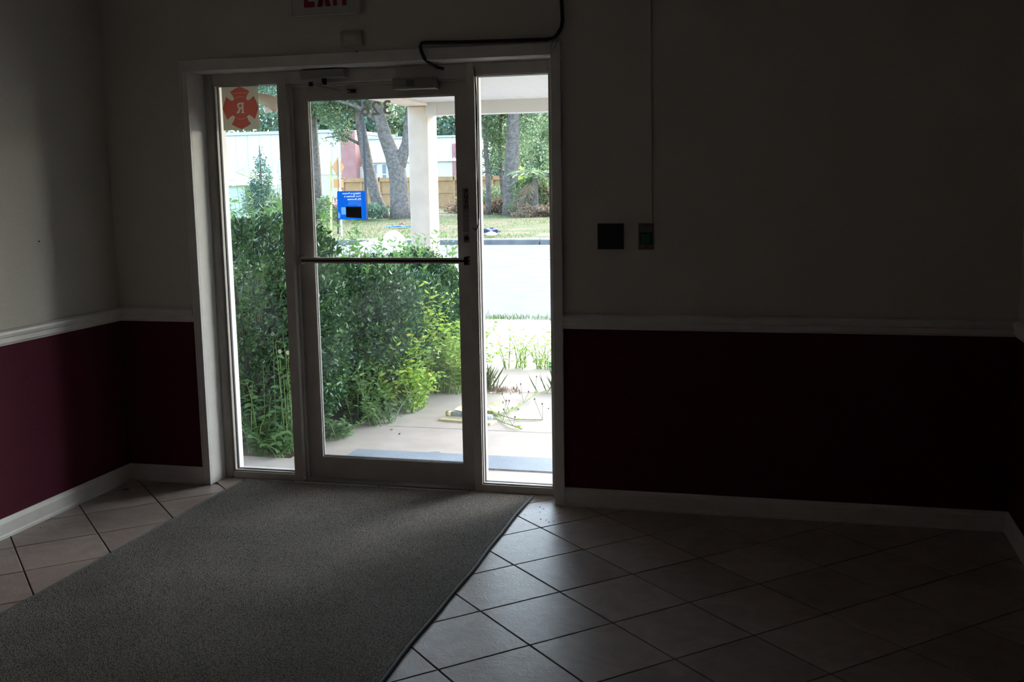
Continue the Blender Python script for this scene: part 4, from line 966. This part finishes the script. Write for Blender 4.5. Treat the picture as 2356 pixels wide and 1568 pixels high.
for x in (-30.85, -30.02, -28.6, -27.2, -25.6):
    wn = B().box(x-.03, x+.33, 80.24, 80.3, 1.15, 3.12).build('window', M['wwall'], bB)
    for z0, z1 in ((1.25, 2.2), (2.3, 3.05)): B().box(x, x+.30, 80.20, 80.24, z0, z1).build('window_pane', M['dkglass'], wn)
B().box(-23.9, -23.5, 80.1, 80.4, -.1, 4.6).build('brick_pier', M['brick'], bB)
kz = thing('small_shed', 'low shed with white flat roof and pale green wall, left sidelight', 'shed', (-22.5, 41, 0)); M['pgreen'] = mat('pale_green_paint', (.44, .50, .45), .8)
B().box(-25.6, -20.9, 40, 43, 1.50, 2.05).build('roof_band', M['dome'], kz, .05); B().box(-25.2, -21.3, 40.3, 42.8, -.1, 1.5).build('wall', M['pgreen'], kz)
B().box(-23.2, -22.4, 40.25, 40.3, .0, 1.3).build('shed_door', M['brick'], kz)

# street furniture
M['sback'] = mat('weathered_sign_back', (.20, .13, .06), .7, noise=(2.5, (.26, .11, .015), 4)); M['galv'] = mat('galvanised', (.45, .46, .46), .5, .5)
sg = thing('warning_sign', 'diamond warning sign with small plate below, seen obliquely across the road', 'sign', (-9.6, 24, 0))
a = 1.37; ux, uy = math.cos(a)*.42, math.sin(a)*.42
def quad(pts, name, m): 
    nrm = Vector((math.sin(a), -math.cos(a), 0))*.006
    B().add([Vector(p)-nrm for p in pts]+[Vector(p)+nrm for p in pts], [(0, 1, 2, 3), (7, 6, 5, 4)]+[(i, (i+1) % 4, (i+1) % 4+4, i+4) for i in range(4)]).build(name, m, sg)
quad([(-9.6, 24, 2.27), (-9.6+ux*.7, 24+uy*.7, 1.98), (-9.6, 24, 1.69), (-9.6-ux*.7, 24-uy*.7, 1.98)], 'diamond_plate', M['sback'])
quad([(-9.6-ux*.55, 24-uy*.55, 1.64), (-9.6+ux*.55, 24+uy*.55, 1.64), (-9.6+ux*.55, 24+uy*.55, 1.40), (-9.6-ux*.55, 24-uy*.55, 1.40)], 'lower_plate', M['sback'])
B().tube([(-9.58, 24.02, -.05), (-9.58, 24.02, 2.2)], .03, 8).build('post', M['galv'], sg)
M['ypole'] = mat('faded_yellow_plastic', (.42, .35, .14), .6)
o = B().tube([(-9.90, 24, -.05), (-9.82, 24, 2.15)], .035, 8).build('guy_guard', M['ypole']); tag(o, 'thin faded yellow guy wire guard left of the warning sign', 'pole')
pl = B().tube([(-14.22, 37.4, -.05), (-14.22, 37.4, 7)], [.06, .05], 10).build('street_pole', mat('dark_pole', (.02, .022, .028), .6)); tag(pl, 'slim dark pole rising beside the leaning tree', 'pole')
cy = thing('cyan_sign', 'narrow turquoise upright banner sign at the left of the door glass', 'sign', (-11.4, 26, 0)); M['cyan'] = mat('turquoise', (.10, .45, .55), .6)
B().box(-11.55, -11.32, 26, 26.03, .9, 1.6).build('banner', M['cyan'], cy); B().tube([(-11.44, 26.02, -.05), (-11.44, 26.02, .95)], .02, 6).build('post', M['galv'], cy)
fb = thing('flower_bush', 'bush with pink blossoms left of the blue sticker', 'bush', (-10.2, 25.2, 0)); M['pink'] = leafmat('pink_petal', (.75, .25, .50), (.85, .40, .62), .6, .4)
B().tube([(-10.2, 25.2, -.05), (-10.2, 25.2, .8)], [.03, .02], 6).build('stem', M['stem'], fb); crown(fb, [(-10.2, 25.2, .8, .38, .3, .5)], 900, .06, M['tree2'], 120); crown(fb, [(-10.05, 25.1, 1.22, .12, .1, .14), (-10.2, 25.1, .98, .16, .1, .10)], 160, .05, M['pink'], 121, 'blossom')
# rubbish on the verge
def crumple(name, label, c, s, m, seed, cat):
    r = random.Random(seed); bm = bmesh.new(); bmesh.ops.create_icosphere(bm, subdivisions=3, radius=1)
    for v in bm.verts:
        q = 1+.35*math.sin(v.co.x*5+seed)*math.sin(v.co.y*6+1)+r.uniform(-.08, .08); v.co = Vector((c[0]+v.co.x*s[0]*q, c[1]+v.co.y*s[1]*q, max(c[2]-s[2]*.2, c[2]+v.co.z*s[2]*q)))
    me = bpy.data.meshes.new(name); bm.to_mesh(me); bm.free(); me.materials.append(m); o = bpy.data.objects.new(name, me); COL.objects.link(o); tag(o, label, cat)
M['tarp'] = mat('navy_cloth', (.012, .022, .055), .7)
crumple('cloth_heap', 'crumpled navy blue cloth on the verge in the right sidelight', (-5.18, 24.2, .12), (.22, .2, .10), M['tarp'], 1, 'cloth')
crumple('plastic_bag', 'white crumpled plastic bag beside the blue cloth on the verge', (-4.95, 23.4, .08), (.13, .12, .08), M['dome'], 2, 'bag')
crumple('paper_scrap', 'small white litter on the verge near the right jamb', (-3.55, 23.6, .05), (.16, .1, .03), M['dome'], 3, 'litter')
crumple('toy_heap', 'low blue plastic tub lying on the verge left of the column', (-9.9, 29.5, .05), (.45, .15, .04), mat('bright_blue', (.02, .12, .40), .5), 4, 'tub')
crumple('red_scrap', 'red plastic piece on top of the blue tub on the verge', (-9.80, 29.7, .13), (.14, .08, .05), mat('dull_red', (.25, .05, .04), .6), 5, 'litter')
print('tiles', ntile)
